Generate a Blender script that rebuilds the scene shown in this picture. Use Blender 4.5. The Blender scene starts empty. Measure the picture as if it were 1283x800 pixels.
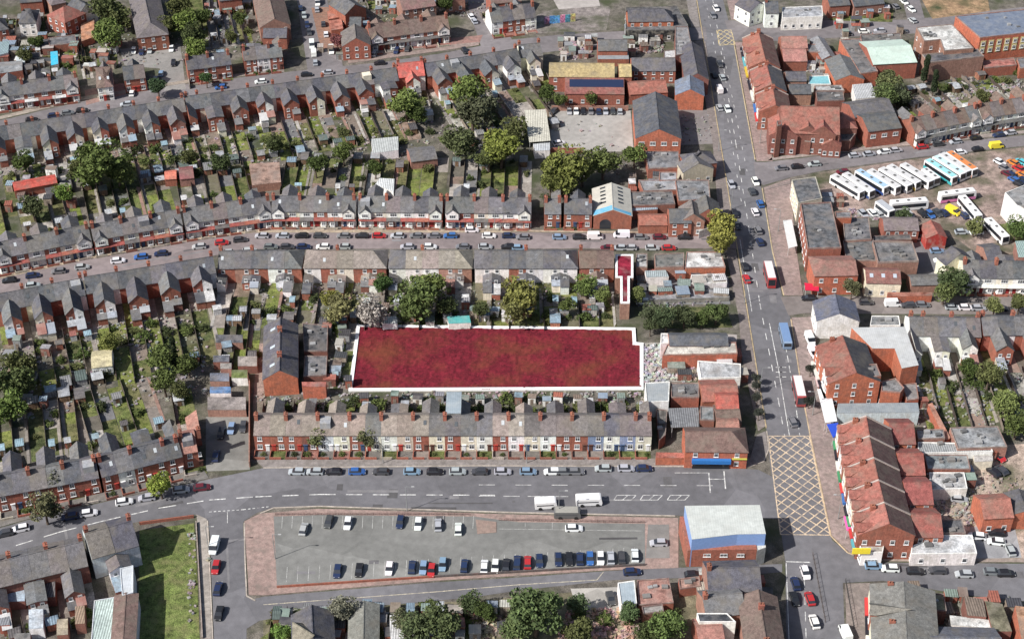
import bpy, math, random
from math import radians, sin, cos, pi
rnd = random.Random(7)
S = bpy.context.scene
# ---------------------------------------------------------------- camera, world, sun, exposure
FPX = 2000.0; TH = radians(37.0); CH = 271.0
cd = bpy.data.cameras.new('camera'); cam = bpy.data.objects.new('camera', cd)
S.collection.objects.link(cam); S.camera = cam
cd.sensor_width = 36; cd.lens = FPX / 1283 * 36; cd.clip_start = 1; cd.clip_end = 9000
cam.location = (0, 0, CH); cam.rotation_euler = (pi / 2 - TH, 0, 0)
SUN_EL = radians(42); SUN_AZ = radians(210)      # direction the light comes from, counter-clockwise from +X
W = bpy.data.worlds.new('World'); S.world = W; W.use_nodes = True
nt = W.node_tree; nt.nodes.clear()
sk = nt.nodes.new('ShaderNodeTexSky'); sk.sky_type = 'NISHITA'; sk.sun_disc = False
sk.sun_elevation = SUN_EL; sk.sun_rotation = (pi / 2 - SUN_AZ) % (2 * pi); sk.dust_density = 2.5
bg = nt.nodes.new('ShaderNodeBackground'); bg.inputs[1].default_value = 0.075
wo = nt.nodes.new('ShaderNodeOutputWorld')
nt.links.new(sk.outputs[0], bg.inputs[0]); nt.links.new(bg.outputs[0], wo.inputs[0])
sl = bpy.data.lights.new('sun', 'SUN'); sl.energy = 4.6; sl.angle = radians(0.6); sl.color = (1, .965, .92)
so = bpy.data.objects.new('sun', sl); S.collection.objects.link(so)
so.rotation_euler = (pi / 2 - SUN_EL, 0, SUN_AZ + pi / 2)
S.view_settings.view_transform = 'Standard'; S.view_settings.look = 'None'
S.view_settings.exposure = 0.42; S.view_settings.gamma = 1
S.render.engine = 'CYCLES'; S.cycles.max_bounces = 4; S.cycles.diffuse_bounces = 3

def at(px, py, z=0.0):
    """point of the place at height z seen at a pixel of the photograph"""
    u = px - 641.5; v = py - 400.0
    down = sin(TH) + v / FPX * cos(TH); fwd = cos(TH) - v / FPX * sin(TH)
    t = (CH - z) / down
    return (u / FPX * t, fwd * t)
TO = {c: (320 * i if i < 3 else 953, 200 * j) for j, row in enumerate(('ABCD', 'EFGH', 'IJKL', 'MNOP')) for i, c in enumerate(row)}
def q(T, x, y):
    o = TO[T]; return (o[0] + x / 3.888, o[1] + y / 3.888)
def qs(T, *a):
    return [q(T, a[i], a[i + 1]) for i in range(0, len(a), 2)]
def ats(pts, z=0.0): return [at(p[0], p[1], z) for p in pts]

# ---------------------------------------------------------------- materials (colour comes from each object)
def mat(name, rough=.85, a1=.35, s1=.25, a2=.35, s2=2.5, fine=8.0, a3=.15, tint=None, metal=0.0, bump=0.0, brick=False, patch=0.0, spec=.3, streak=0.0, seam=0.0):
    m = bpy.data.materials.new(name); m.use_nodes = True
    n = m.node_tree; b = n.nodes['Principled BSDF']
    b.inputs['Roughness'].default_value = rough; b.inputs['Metallic'].default_value = metal
    b.inputs['Specular IOR Level'].default_value = spec
    oi = n.nodes.new('ShaderNodeObjectInfo'); ge = n.nodes.new('ShaderNodeNewGeometry')
    def noise(scale, detail=3, vec=None):
        t = n.nodes.new('ShaderNodeTexNoise'); t.inputs['Scale'].default_value = scale; t.inputs['Detail'].default_value = detail
        n.links.new(vec or ge.outputs['Position'], t.inputs['Vector']); return t.outputs['Fac']
    def rng(s, lo, hi):
        r = n.nodes.new('ShaderNodeMapRange'); r.inputs[1].default_value = .3; r.inputs[2].default_value = .7
        r.inputs[3].default_value = lo; r.inputs[4].default_value = hi; n.links.new(s, r.inputs[0]); return r.outputs[0]
    def mul(a, b_):
        r = n.nodes.new('ShaderNodeMath'); r.operation = 'MULTIPLY'; n.links.new(a, r.inputs[0]); n.links.new(b_, r.inputs[1]); return r.outputs[0]
    f = mul(rng(noise(s1), 1 - a1, 1 + a1), rng(noise(s2), 1 - a2, 1 + a2))
    if a3: f = mul(f, rng(noise(fine, 2), 1 - a3, 1 + a3))
    if streak:
        mp = n.nodes.new('ShaderNodeMapping'); mp.inputs['Scale'].default_value = (3, 3, .25)
        n.links.new(ge.outputs['Position'], mp.inputs['Vector'])
        f = mul(f, rng(noise(1.2, 3, mp.outputs[0]), 1 - streak, 1 + streak))
    if patch:
        v = n.nodes.new('ShaderNodeTexVoronoi'); v.inputs['Scale'].default_value = .07
        n.links.new(ge.outputs['Position'], v.inputs['Vector'])
        sp = n.nodes.new('ShaderNodeSeparateColor'); n.links.new(v.outputs['Color'], sp.inputs[0])
        r = n.nodes.new('ShaderNodeMapRange'); r.inputs[3].default_value = 1 - patch; r.inputs[4].default_value = 1 + patch
        n.links.new(sp.outputs[0], r.inputs[0]); f = mul(f, r.outputs[0])
    if seam:
        tc = n.nodes.new('ShaderNodeTexCoord'); w = n.nodes.new('ShaderNodeTexWave'); w.bands_direction = 'X'
        w.inputs['Scale'].default_value = .55; n.links.new(tc.outputs['Object'], w.inputs['Vector'])
        r = n.nodes.new('ShaderNodeMapRange'); r.inputs[3].default_value = 1 - seam; r.inputs[4].default_value = 1 + seam * .4
        n.links.new(w.outputs['Fac'], r.inputs[0]); f = mul(f, r.outputs[0])
    vm = n.nodes.new('ShaderNodeVectorMath'); vm.operation = 'SCALE'
    n.links.new(oi.outputs['Color'], vm.inputs[0]); n.links.new(f, vm.inputs['Scale'])
    out = vm.outputs[0]
    if tint:
        mx = n.nodes.new('ShaderNodeMix'); mx.data_type = 'RGBA'
        n.links.new(out, mx.inputs['A']); mx.inputs['B'].default_value = (*tint[0], 1)
        n.links.new(rng(noise(tint[1], 4), -tint[2] * .6, tint[2]), mx.inputs['Factor']); mx.clamp_factor = True
        out = mx.outputs['Result']
    n.links.new(out, b.inputs['Base Color'])
    if bump:
        bp = n.nodes.new('ShaderNodeBump'); bp.inputs['Strength'].default_value = bump; bp.inputs['Distance'].default_value = .3
        n.links.new(noise(3.0, 4), bp.inputs['Height']); n.links.new(bp.outputs[0], b.inputs['Normal'])
    return m
M = {}
M['roof'] = mat('roof tiles', .8, .12, .15, .26, 1.1, 5, .22, tint=((.17, .15, .12), .35, .5), bump=.3, streak=.15)
M['flat'] = mat('flat roofing', .85, .32, .15, .45, .6, 2.5, .3, tint=((.16, .14, .125), .3, .8))
M['clean'] = mat('coated sheet roof', .65, .07, .2, .11, .8, 3, .07, seam=.06, tint=((.3, .29, .26), .4, .3))
M['ribbed'] = mat('corrugated sheet', .6, .12, .3, .2, 1.5, 4, .1, seam=.45)
M['brick'] = mat('brick', .9, .12, .3, .2, 1.6, 9, .3, tint=((.16, .09, .07), .6, .5), streak=.15)
M['render'] = mat('painted render', .85, .06, .3, .14, 1.5, 6, .1, tint=((.4, .37, .31), .6, .5), streak=.14)
M['asphalt'] = mat('asphalt', .9, .1, .06, .13, .5, 6, .1, patch=.14, bump=.1)
M['paving'] = mat('paving', .9, .15, .1, .22, .9, 5, .18, tint=((.16, .14, .12), .5, .5))
M['dirt'] = mat('yard ground', .95, .25, .08, .4, .5, 3, .35, tint=((.055, .066, .03), .1, 1.0), bump=.3)
M['grass'] = mat('grass', .95, .3, .12, .5, .7, 3, .45, tint=((.16, .145, .07), .35, .85), bump=.7)
M['leaf'] = mat('foliage', .9, .25, .2, .35, .6, 3, .25)
M['map_overlay'] = mat('red scrub', .95, .1, .05, .2, .35, 1.4, .3, tint=((.145, .04, .02), .1, .85), bump=.5)  # red tint of the map overlay, not real vegetation
M['plain'] = mat('painted surface', .55, .02, .3, .06, 2, 6, .05)
M['wood'] = mat('weathered timber', .9, .15, .3, .3, 2, 7, .25, seam=.2)
M['paint'] = mat('car paint', .3, .01, .3, .02, 2, 6, .0, spec=.5)
M['glass'] = mat('dark glass', .15, .02, .3, .1, 2, 6, .0, spec=.6)
M['pane'] = mat('window pane', .25, .1, .3, .35, 1.5, 6, .0, spec=.6)
M['rubber'] = mat('rubber', .8)
M['line'] = mat('road paint', .8, .1, .2, .3, 2.5, 6, .2, tint=((.19, .18, .185), .8, .95))
M['junk'] = mat('rubble', .9, .2, .3, .5, 1.5, 4, .4)
def jumble(m, scale, k):
    n = m.node_tree; b = n.nodes['Principled BSDF']; src = b.inputs['Base Color'].links[0].from_socket
    ge = n.nodes.new('ShaderNodeNewGeometry'); v = n.nodes.new('ShaderNodeTexVoronoi'); v.inputs['Scale'].default_value = scale
    n.links.new(ge.outputs['Position'], v.inputs['Vector']); mx = n.nodes.new('ShaderNodeMix'); mx.data_type = 'RGBA'; mx.blend_type = 'MULTIPLY'
    mx.inputs['Factor'].default_value = k; n.links.new(src, mx.inputs['A']); n.links.new(v.outputs['Color'], mx.inputs['B']); n.links.new(mx.outputs['Result'], b.inputs['Base Color'])
jumble(M['junk'], .9, .3)

# ---------------------------------------------------------------- meshes
COL = S.collection
class MB:
    def __init__(s): s.v = []; s.f = []; s.m = []
    def face(s, pts, mi=0):
        b = len(s.v); s.v += [tuple(p) for p in pts]; s.f.append(tuple(range(b, b + len(pts)))); s.m.append(mi)
    def box(s, x0, x1, y0, y1, z0, z1, mi=0):
        s.prism([(x0, y0), (x1, y0), (x1, y1), (x0, y1)], z0, z1, mi)
    def prism(s, pts, z0, z1, mi=0, bottom=True):
        n = len(pts); b = len(s.v)
        s.v += [(p[0], p[1], z0) for p in pts] + [(p[0], p[1], z1) for p in pts]
        for i in range(n):
            j = (i + 1) % n; s.f.append((b + i, b + j, b + n + j, b + n + i)); s.m.append(mi)
        s.f.append(tuple(range(b + n, b + 2 * n))); s.m.append(mi)
        if bottom: s.f.append(tuple(range(b + n - 1, b - 1, -1))); s.m.append(mi)
    def hexa(s, p, mi=0):   # 8 points: bottom 4 (ccw), top 4
        b = len(s.v); s.v += [tuple(x) for x in p]
        for f in ((0, 3, 2, 1), (4, 5, 6, 7), (0, 1, 5, 4), (1, 2, 6, 5), (2, 3, 7, 6), (3, 0, 4, 7)):
            s.f.append(tuple(b + i for i in f)); s.m.append(mi)
    def slab(s, quad, th, mi=0):  # quad thickened downward
        s.hexa([(x, y, z - th) for x, y, z in quad] + list(quad), mi)
    def extr(s, prof, x0, x1, mi=0):  # profile in (y,z) extruded along x
        n = len(prof); b = len(s.v)
        s.v += [(x0, y, z) for y, z in prof] + [(x1, y, z) for y, z in prof]
        for i in range(n):
            j = (i + 1) % n; s.f.append((b + i, b + j, b + n + j, b + n + i)); s.m.append(mi)
        s.f.append(tuple(range(b, b + n))); s.m.append(mi); s.f.append(tuple(range(b + 2 * n - 1, b + n - 1, -1))); s.m.append(mi)
    def cyl(s, c, r, z0, z1, n=8, mi=0, r1=None):
        r1 = r if r1 is None else r1; b = len(s.v)
        s.v += [(c[0] + r * cos(2 * pi * i / n), c[1] + r * sin(2 * pi * i / n), z0) for i in range(n)]
        s.v += [(c[0] + r1 * cos(2 * pi * i / n), c[1] + r1 * sin(2 * pi * i / n), z1) for i in range(n)]
        for i in range(n):
            j = (i + 1) % n; s.f.append((b + i, b + j, b + n + j, b + n + i)); s.m.append(mi)
        s.f.append(tuple(range(b + n, b + 2 * n))); s.m.append(mi)
    def tube(s, a, b_, r0, r1, n=6, mi=0):
        import mathutils
        a = mathutils.Vector(a); b_ = mathutils.Vector(b_); d = (b_ - a).normalized()
        u = d.orthogonal().normalized(); w = d.cross(u); k = len(s.v)
        for c, r in ((a, r0), (b_, r1)):
            for i in range(n):
                p = c + (u * cos(2 * pi * i / n) + w * sin(2 * pi * i / n)) * r; s.v.append(tuple(p))
        for i in range(n):
            j = (i + 1) % n; s.f.append((k + i, k + j, k + n + j, k + n + i)); s.m.append(mi)
    def mesh(s, name, mats, mirror=None):
        me = bpy.data.meshes.new(name)
        v = s.v
        if mirror is not None: v = [(mirror - x, y, z) for x, y, z in v]
        f = s.f if mirror is None else [tuple(reversed(t)) for t in s.f]
        me.from_pydata(v, [], f)
        for m in mats: me.materials.append(M[m])
        if len(mats) > 1: me.polygons.foreach_set('material_index', s.m)
        me.update(); return me
def link(name, me, parent=None, loc=(0, 0, 0), rz=0, col=(.5, .5, .5), scale=None):
    o = bpy.data.objects.new(name, me); COL.objects.link(o)
    o.location = loc; o.rotation_euler = (0, 0, rz); o.color = (*col[:3], 1)
    if scale: o.scale = scale
    if parent: o.parent = parent
    return o
USED = {}
def tag(o, label=None, cat=None, group=None, kind=None):
    if label:
        USED.setdefault(label, []).append(o.name); o['label'] = label
    if cat: o['category'] = cat
    if group: o['group'] = group
    if kind: o['kind'] = kind
    return o
def thing(name, label, cat, loc=(0, 0, 0), rz=0, group=None):
    o = bpy.data.objects.new(name, None); COL.objects.link(o); o.empty_display_size = .5
    o.location = loc; o.rotation_euler = (0, 0, rz); return tag(o, label, cat, group)
CACHE = {}
def cached(key, fn):
    if key not in CACHE: CACHE[key] = fn()
    return CACHE[key]
ONES = 'zeroth first second third fourth fifth sixth seventh eighth ninth tenth eleventh twelfth thirteenth fourteenth fifteenth sixteenth seventeenth eighteenth nineteenth'.split()
def ordn(i):
    if i < 20: return ONES[i]
    t = i // 10; r = i % 10
    return ('', '', 'twenty', 'thirty', 'forty', 'fifty', 'sixty')[t] + '-' + ONES[r] if r else ('', '', 'twentieth', 'thirtieth', 'fortieth', 'fiftieth', 'sixtieth')[t]

# palette: linear base colours
BR = (.30, .108, .074); BRD = (.21, .09, .07); BRP = (.32, .175, .135); OR = (.42, .135, .08)
WH = (.78, .77, .74); CR = (.72, .67, .54); GW = (.55, .58, .62); BL = (.2, .27, .4); BG = (.5, .43, .33); PK = (.45, .24, .2)
SL = (.088, .09, .102); SL2 = (.125, .124, .13); SLW = (.145, .128, .128); BN = (.15, .105, .09); BE = (.24, .205, .18); RT = (.27, .105, .082); RP = (.3, .15, .125); DK = (.05, .052, .07)
GRN = (.08, .098, .03); LG = (.16, .16, .165)
CN = {BR: 'red brick', BRD: 'dark brick', BRP: 'pale brick', OR: 'orange brick', WH: 'white rendered', CR: 'cream rendered', GW: 'grey-white', BL: 'blue painted', BG: 'beige rendered', PK: 'pink brick'}
RN = {SL: 'slate', SL2: 'grey', SLW: 'brownish grey', BN: 'brown', BE: 'pale beige', RT: 'red-tiled', RP: 'faded red', DK: 'black slate'}
def wm(c): return 'brick' if c in (BR, BRD, BRP, OR, PK) else 'render'
def jit(c, a=.12):
    k = 1 + rnd.uniform(-a, a); return tuple(min(.95, x * k * (1 + rnd.uniform(-.04, .04))) for x in c)

# ---------------------------------------------------------------- window / door / chimney meshes
def win_mesh(w, h, rows=1):
    def f():
        b = MB(); fr = .09
        b.box(-w / 2, w / 2, -.06, .0, 0, fr); b.box(-w / 2, w / 2, -.06, .0, h - fr, h)
        b.box(-w / 2, -w / 2 + fr, -.06, .0, fr, h - fr); b.box(w / 2 - fr, w / 2, -.06, .0, fr, h - fr)
        b.box(-w / 2 - .1, w / 2 + .1, -.14, 0, -.1, -.002)
        n = max(1, round(w / .75))
        for i in range(1, n): x = -w / 2 + w * i / n; b.box(x - .035, x + .035, -.055, 0, fr, h - fr)
        b.box(-w / 2 + fr, w / 2 - fr, -.052, 0, h * .68, h * .68 + .06)
        b.face([(-w / 2 + fr, -.03, fr), (w / 2 - fr, -.03, fr), (w / 2 - fr, -.03, h - fr), (-w / 2 + fr, -.03, h - fr)], 1)
        return b.mesh('window', ['plain', 'pane'])
    return cached(('win', round(w, 2), round(h, 2)), f)
def put_win(root, x, y, z, w=1.0, h=1.3, rz=0, col=(.8, .8, .8)):
    # the pane material reads the object's colour too, so the frame meshes keep white and panes are a second shared material
    return link('window', win_mesh(w, h), root, (x, y, z), rz, col)
def door_mesh():
    def f():
        b = MB(); b.box(-.5, .5, -.05, 0, 0, 2.1); b.box(-.38, .38, -.09, -.05, .1, 1.9); b.box(-.6, .6, -.4, 0, 2.15, 2.27)
        return b.mesh('door', ['plain'])
    return cached('door', f)
def chim_mesh():
    def f():
        b = MB(); b.box(-.45, .45, -.6, .6, -1.6, 1.25); b.box(-.53, .53, -.68, .68, 1.25, 1.42)
        return b.mesh('chimney', ['brick'])
    return cached('chim', f)
def pot_mesh():
    def f():
        b = MB(); b.cyl((0, 0), .16, 0, .5, 8, 0, .12); return b.mesh('chimney_pot', ['brick'])
    return cached('pot', f)
def put_chim(root, x, y, z, big=1.0):
    c = link('chimney', chim_mesh(), root, (x, y, z), 0, jit(BR), (big, big, 1))
    for k in (-.3, .3): link('chimney_pot', pot_mesh(), c, (0, k, 1.42), 0, (.3, .13, .08))
    return c
# panes are dark whatever the object colour
def fix_pane(m, col, blend):
    n = m.node_tree; b = n.nodes['Principled BSDF']
    for l in list(b.inputs['Base Color'].links): n.links.remove(l)
    b.inputs['Base Color'].default_value = (*col, 1)
    oi = n.nodes.new('ShaderNodeObjectInfo'); r = n.nodes.new('ShaderNodeValToRGB')
    r.color_ramp.elements[0].color = (*col, 1); r.color_ramp.elements[1].color = (*blend, 1)
    n.links.new(oi.outputs['Random'], r.inputs[0]); n.links.new(r.outputs[0], b.inputs['Base Color'])
fix_pane(M['pane'], (.02, .022, .028), (.16, .17, .18))
fix_pane(M['glass'], (.015, .017, .022), (.04, .045, .055))

# ---------------------------------------------------------------- roofs and walls shared by houses and blocks
def gable_wall_mesh(L, D, ze, zr, hip):
    def f():
        b = MB()
        if hip == 2: b.box(.0, L - .02, 0, D, 0, ze)
        else: b.extr([(0, 0), (D, 0), (D, ze), (D / 2, zr - .2), (0, ze)], 0, L - .02)
        return b
    return f()
def roof_b(L, D, ze, zr, hl=0, hr=0, ov=.3, th=.16):
    b = MB(); s = (zr - ze) / (D / 2); ez = ze - ov * s + .12; rz = zr + .12
    x0 = -(ov if hl else 0); x1 = L - .02 + (ov if hr else 0)
    r0 = D * .42 if hl else 0; r1 = L - .02 - (D * .42 if hr else 0)
    b.slab([(x0, -ov, ez), (x1, -ov, ez), (r1, D / 2, rz), (r0, D / 2, rz)], th)
    b.slab([(x1, D + ov, ez), (x0, D + ov, ez), (r0, D / 2, rz), (r1, D / 2, rz)], th)
    if hl: b.face([(x0, D + ov, ez), (x0, -ov, ez), (r0, D / 2, rz)])
    if hr: b.face([(x1, -ov, ez), (x1, D + ov, ez), (r1, D / 2, rz)])
    b.box(r0, r1, D / 2 - .12, D / 2 + .12, rz - .04, rz + .07)
    return b

def frame_of(a, b, facing, D):
    """world origin (front-left ground corner), rotation and length for a ridge from a to b (left to right in the photo)"""
    ax, ay = a; bx, by = b
    if facing == 'N': ax, ay, bx, by = bx, by, ax, ay
    L = math.hypot(bx - ax, by - ay); r = math.atan2(by - ay, bx - ax)
    ox = ax + sin(r) * D / 2; oy = ay - cos(r) * D / 2
    return ox, oy, r, L
# ---------------------------------------------------------------- terraced houses
def wing_meshes(ww, Lw, we, wr):
    def f():
        b = MB(); b.hexa([(0, .02, 0), (ww - .01, .02, 0), (ww - .01, Lw, 0), (0, Lw, 0), (0, .02, we), (ww - .01, .02, wr), (ww - .01, Lw, wr), (0, Lw, we)])
        r = MB(); k = (wr - we) / ww; o = .22
        r.slab([(-o, -1.6, we - o * k + .14), (ww - .01, -1.6, wr + .14), (ww - .01, Lw + .2, wr + .14), (-o, Lw + .2, we - o * k + .14)], .14)
        return (b.mesh('rear_wing', ['brick']), b.mesh('rear_wing', ['render']), r.mesh('wing_roof', ['roof']),
                b.mesh('rear_wing', ['brick'], ww - .01), b.mesh('rear_wing', ['render'], ww - .01), r.mesh('wing_roof', ['roof'], ww - .01))
    return cached(('wing', round(ww, 2), round(Lw, 2), we, wr), f)
def ext_meshes(we, Le, h):
    def f():
        b = MB(); b.hexa([(0, 0, 0), (we, 0, 0), (we, Le, 0), (0, Le, 0), (0, 0, h + .6), (we, 0, h + .6), (we, Le, h), (0, Le, h)])
        r = MB(); r.slab([(-.12, .0, h + .74), (we + .12, .0, h + .74), (we + .12, Le + .2, h + .08), (-.12, Le + .2, h + .08)], .12)
        return b.mesh('extension', ['brick']), b.mesh('extension', ['render']), r.mesh('extension_roof', ['roof']), r.mesh('extension_roof', ['clean'])
    return cached(('ext', we, Le, h), f)
def shed_proto(kind):
    def f():
        w, d, h = (2.4, 3.2, 2.1) if kind == 'shed' else (2.9, 5.2, 2.4)
        b = MB(); b.extr([(0, 0), (d, 0), (d, h), (d / 2, h + .5), (0, h)], 0, w)
        r = MB(); r.slab([(-.15, -.15, h + .03), (w + .15, -.15, h + .03), (w + .15, d / 2, h + .6), (-.15, d / 2, h + .6)], .07)
        r.slab([(w + .15, d + .15, h + .03), (-.15, d + .15, h + .03), (-.15, d / 2, h + .6), (w + .15, d / 2, h + .6)], .07)
        dd = MB(); dd.box(w * .3, w * .75, -.05, -.004, .05, 1.85)
        return b.mesh('wall', ['wood']), b.mesh('wall', ['brick']), r.mesh('roof', ['roof']), r.mesh('roof', ['ribbed']), dd.mesh('door', ['wood'])
    return cached(kind, f)
def make_shed(x, y, rz, label, kind='shed', wall=(.2, .13, .08), roof=(.12, .12, .12), group='garden sheds and outbuildings', sx=1, sy=1):
    a = shed_proto(kind); t = thing('garden_' + ('shed' if kind == 'shed' else 'garage'), label, kind, (x, y, 0), rz, group); t.scale = (sx, sy, 1)
    link('wall', a[0] if kind == 'shed' else a[1], t, col=wall); link('roof', a[2] if rnd.random() < .5 else a[3], t, col=roof); link('door', a[4], t, col=(.3, .3, .3) if kind != 'shed' else (.16, .1, .06))
    return t
def fence_mesh(n):
    def f():
        b = MB(); rr = random.Random(n); L = n * 1.83
        for i in range(n):
            h = (1.5 if n % 3 else 1.15) + rr.uniform(-.25, .2)
            b.box(-.05, .05, i * 1.83, i * 1.83 + .12, 0, h + .15)
            b.box(-.03, .03, i * 1.83 + .12, (i + 1) * 1.83, .05, h)
        return b.mesh('garden_fence', ['wood'])
    return cached(('fence', n), f)
def bush_mesh(seed):
    def f():
        r = random.Random(seed); b = MB()
        for i in range(260):
            th = r.uniform(0, 2 * pi); ph = r.uniform(0, 1); rr = (.6 + .5 * r.random()) * (1 + .25 * sin(3 * th + seed))
            x = rr * cos(th) * math.sqrt(1 - ph * ph); y = rr * sin(th) * math.sqrt(1 - ph * ph); z = rr * ph * .95 + .1
            s = .2; a = [r.uniform(-s, s) for _ in range(9)]
            b.face([(x + a[0], y + a[1], z + a[2]), (x + a[3] + s, y + a[4], z + a[5]), (x + a[6], y + s + a[7], z + a[8])])
        return b.mesh('shrub', ['leaf'])
    return cached(('bush', seed), f)
def greens(): return rnd.choice([(.06, .085, .022), (.085, .11, .03), (.05, .065, .022), (.09, .1, .035)])

ZC = [0]
def garden_plot(hx, hy, rz, w, yb, g0, g1, k, who, lawn=.4, fences=True):
    def wp(x, y): return (hx + cos(rz) * x - sin(rz) * y, hy + sin(rz) * x + cos(rz) * y)
    cuts = [yb]; y = g0 + rnd.uniform(.5, 3)
    while y < g1 - 3: cuts.append(y); y += rnd.uniform(4, 15)
    cuts.append(g1); gr = rnd.random() < lawn * .4
    for ci in range(len(cuts) - 1):
        if cuts[ci + 1] - cuts[ci] < .6: continue
        ZC[0] = (ZC[0] + 1) % 61; z = .02 + .0011 * ZC[0]
        mb = MB(); mb.prism([(.1, cuts[ci]), (w - .1, cuts[ci]), (w - .1, cuts[ci + 1] - .02), (.1, cuts[ci + 1] - .02)], -.02, z, 0, False)
        c = rnd.choice([GRN, (.13, .16, .035), (.065, .08, .03), (.11, .135, .04), (.12, .12, .05), (.15, .175, .045)]) if gr else rnd.choice([(.2, .175, .155), (.27, .24, .215), (.12, .11, .09), (.24, .17, .14), (.18, .145, .12), (.34, .31, .28), (.14, .13, .085), (.4, .38, .35), (.15, .15, .155)])
        o = link('lawn' if gr else 'patio', mb.mesh('garden', ['grass' if gr else ('paving' if rnd.random() < .5 else 'dirt')]), None, (hx, hy, 0), rz, c); tag(o, kind='structure')
        gr = rnd.random() < lawn + .05
    if rnd.random() < .45 and g1 - g0 > 6:
        pw_ = rnd.uniform(.7, 1.1); px_ = rnd.choice((.25, w - .25 - pw_)); ZC[0] = (ZC[0] + 1) % 61
        mb = MB(); mb.prism([(px_, g0), (px_ + pw_, g0), (px_ + pw_, g1 - rnd.uniform(0, 5)), (px_, g1 - rnd.uniform(0, 5))], -.02, .095 + .0007 * ZC[0], 0, False)
        tag(link('garden_path', mb.mesh('garden_path', ['paving']), None, (hx, hy, 0), rz, rnd.choice([(.3, .27, .24), (.22, .2, .18), (.38, .36, .33), (.26, .16, .13)])), kind='structure')
    if fences and rnd.random() < .9:
        nf = max(2, int((g1 - g0 + 1.5) / 1.83 * rnd.choice((1, 1, .9, .7))))
        f = link('garden_fence', fence_mesh(nf), None, (*wp(0, g1 - nf * 1.83), 0), rz, rnd.choice([(.13, .1, .08), (.2, .17, .15), (.09, .07, .06), (.24, .2, .16), (.16, .13, .11)]))
        tag(f, f"timber fence behind {who}", 'fence', group='boundary fences between the back gardens')
    if rnd.random() < .5 and g1 - g0 > 5:
        make_shed(*wp(.5, g1 - rnd.choice((3.8, 3.8, 7.5 if g1 - g0 > 12 else 3.8))), rz, f"small shed behind {who}", 'shed', rnd.choice([(.2, .13, .08), (.3, .3, .3), (.14, .1, .07), (.4, .38, .35), (.33, .15, .1)]), rnd.choice([(.13, .12, .12), (.22, .22, .22), (.3, .31, .33), (.4, .42, .44), (.1, .13, .12), (.09, .085, .09), (.2, .27, .33)]), sx=min(1.15, (w - 1.3) / 2.4) * rnd.uniform(.8, 1), sy=rnd.uniform(.7, 1.4))
    if rnd.random() < .3 and g1 - g0 > 14:
        make_shed(*wp(rnd.uniform(.4, .9), g0 + rnd.uniform(2, 6)), rz, f"outhouse behind {who}", 'shed', rnd.choice([(.3, .3, .3), (.4, .38, .35), (.33, .13, .09), (.5, .5, .5)]), rnd.choice([(.4, .42, .44), (.5, .5, .5), (.13, .12, .12), (.25, .36, .42), (.3, .12, .1)]), sx=rnd.uniform(.6, .95), sy=rnd.uniform(.5, .9))
    words = ('green shrub', 'leafy bush')
    for q_ in range(2):
        if rnd.random() < .55:
            s = rnd.uniform(.7, 1.6); bu = link('shrub', bush_mesh(rnd.randrange(5)), None, (*wp(rnd.uniform(.8, w - .8), rnd.uniform(g0 + 1, g1 - .5)), 0), rnd.uniform(0, 6), greens(), (s, s * rnd.uniform(.8, 1.6), s * rnd.uniform(.8, 1.5)))
            tag(bu, f"{words[q_]} in the garden behind {who}", 'shrub', group='shrubs in the back gardens')
def plots(A, B, n, depth, where, lawn=.45, y0=0.0):
    """n garden plots side by side from A to B (photo pixels, on the ground, left to right), running depth metres away from the camera"""
    a = at(*A); b_ = at(*B); L = math.hypot(b_[0] - a[0], b_[1] - a[1]); r = math.atan2(b_[1] - a[1], b_[0] - a[0]); w = L / n
    for k in range(n): garden_plot(a[0] + cos(r) * w * k, a[1] + sin(r) * w * k, r, w, 0, .5, depth + rnd.uniform(-1, 1), k, f"the {ordn(k + 1)} plot {where}", lawn)
WALLN = {}
HOUSES = []
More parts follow.
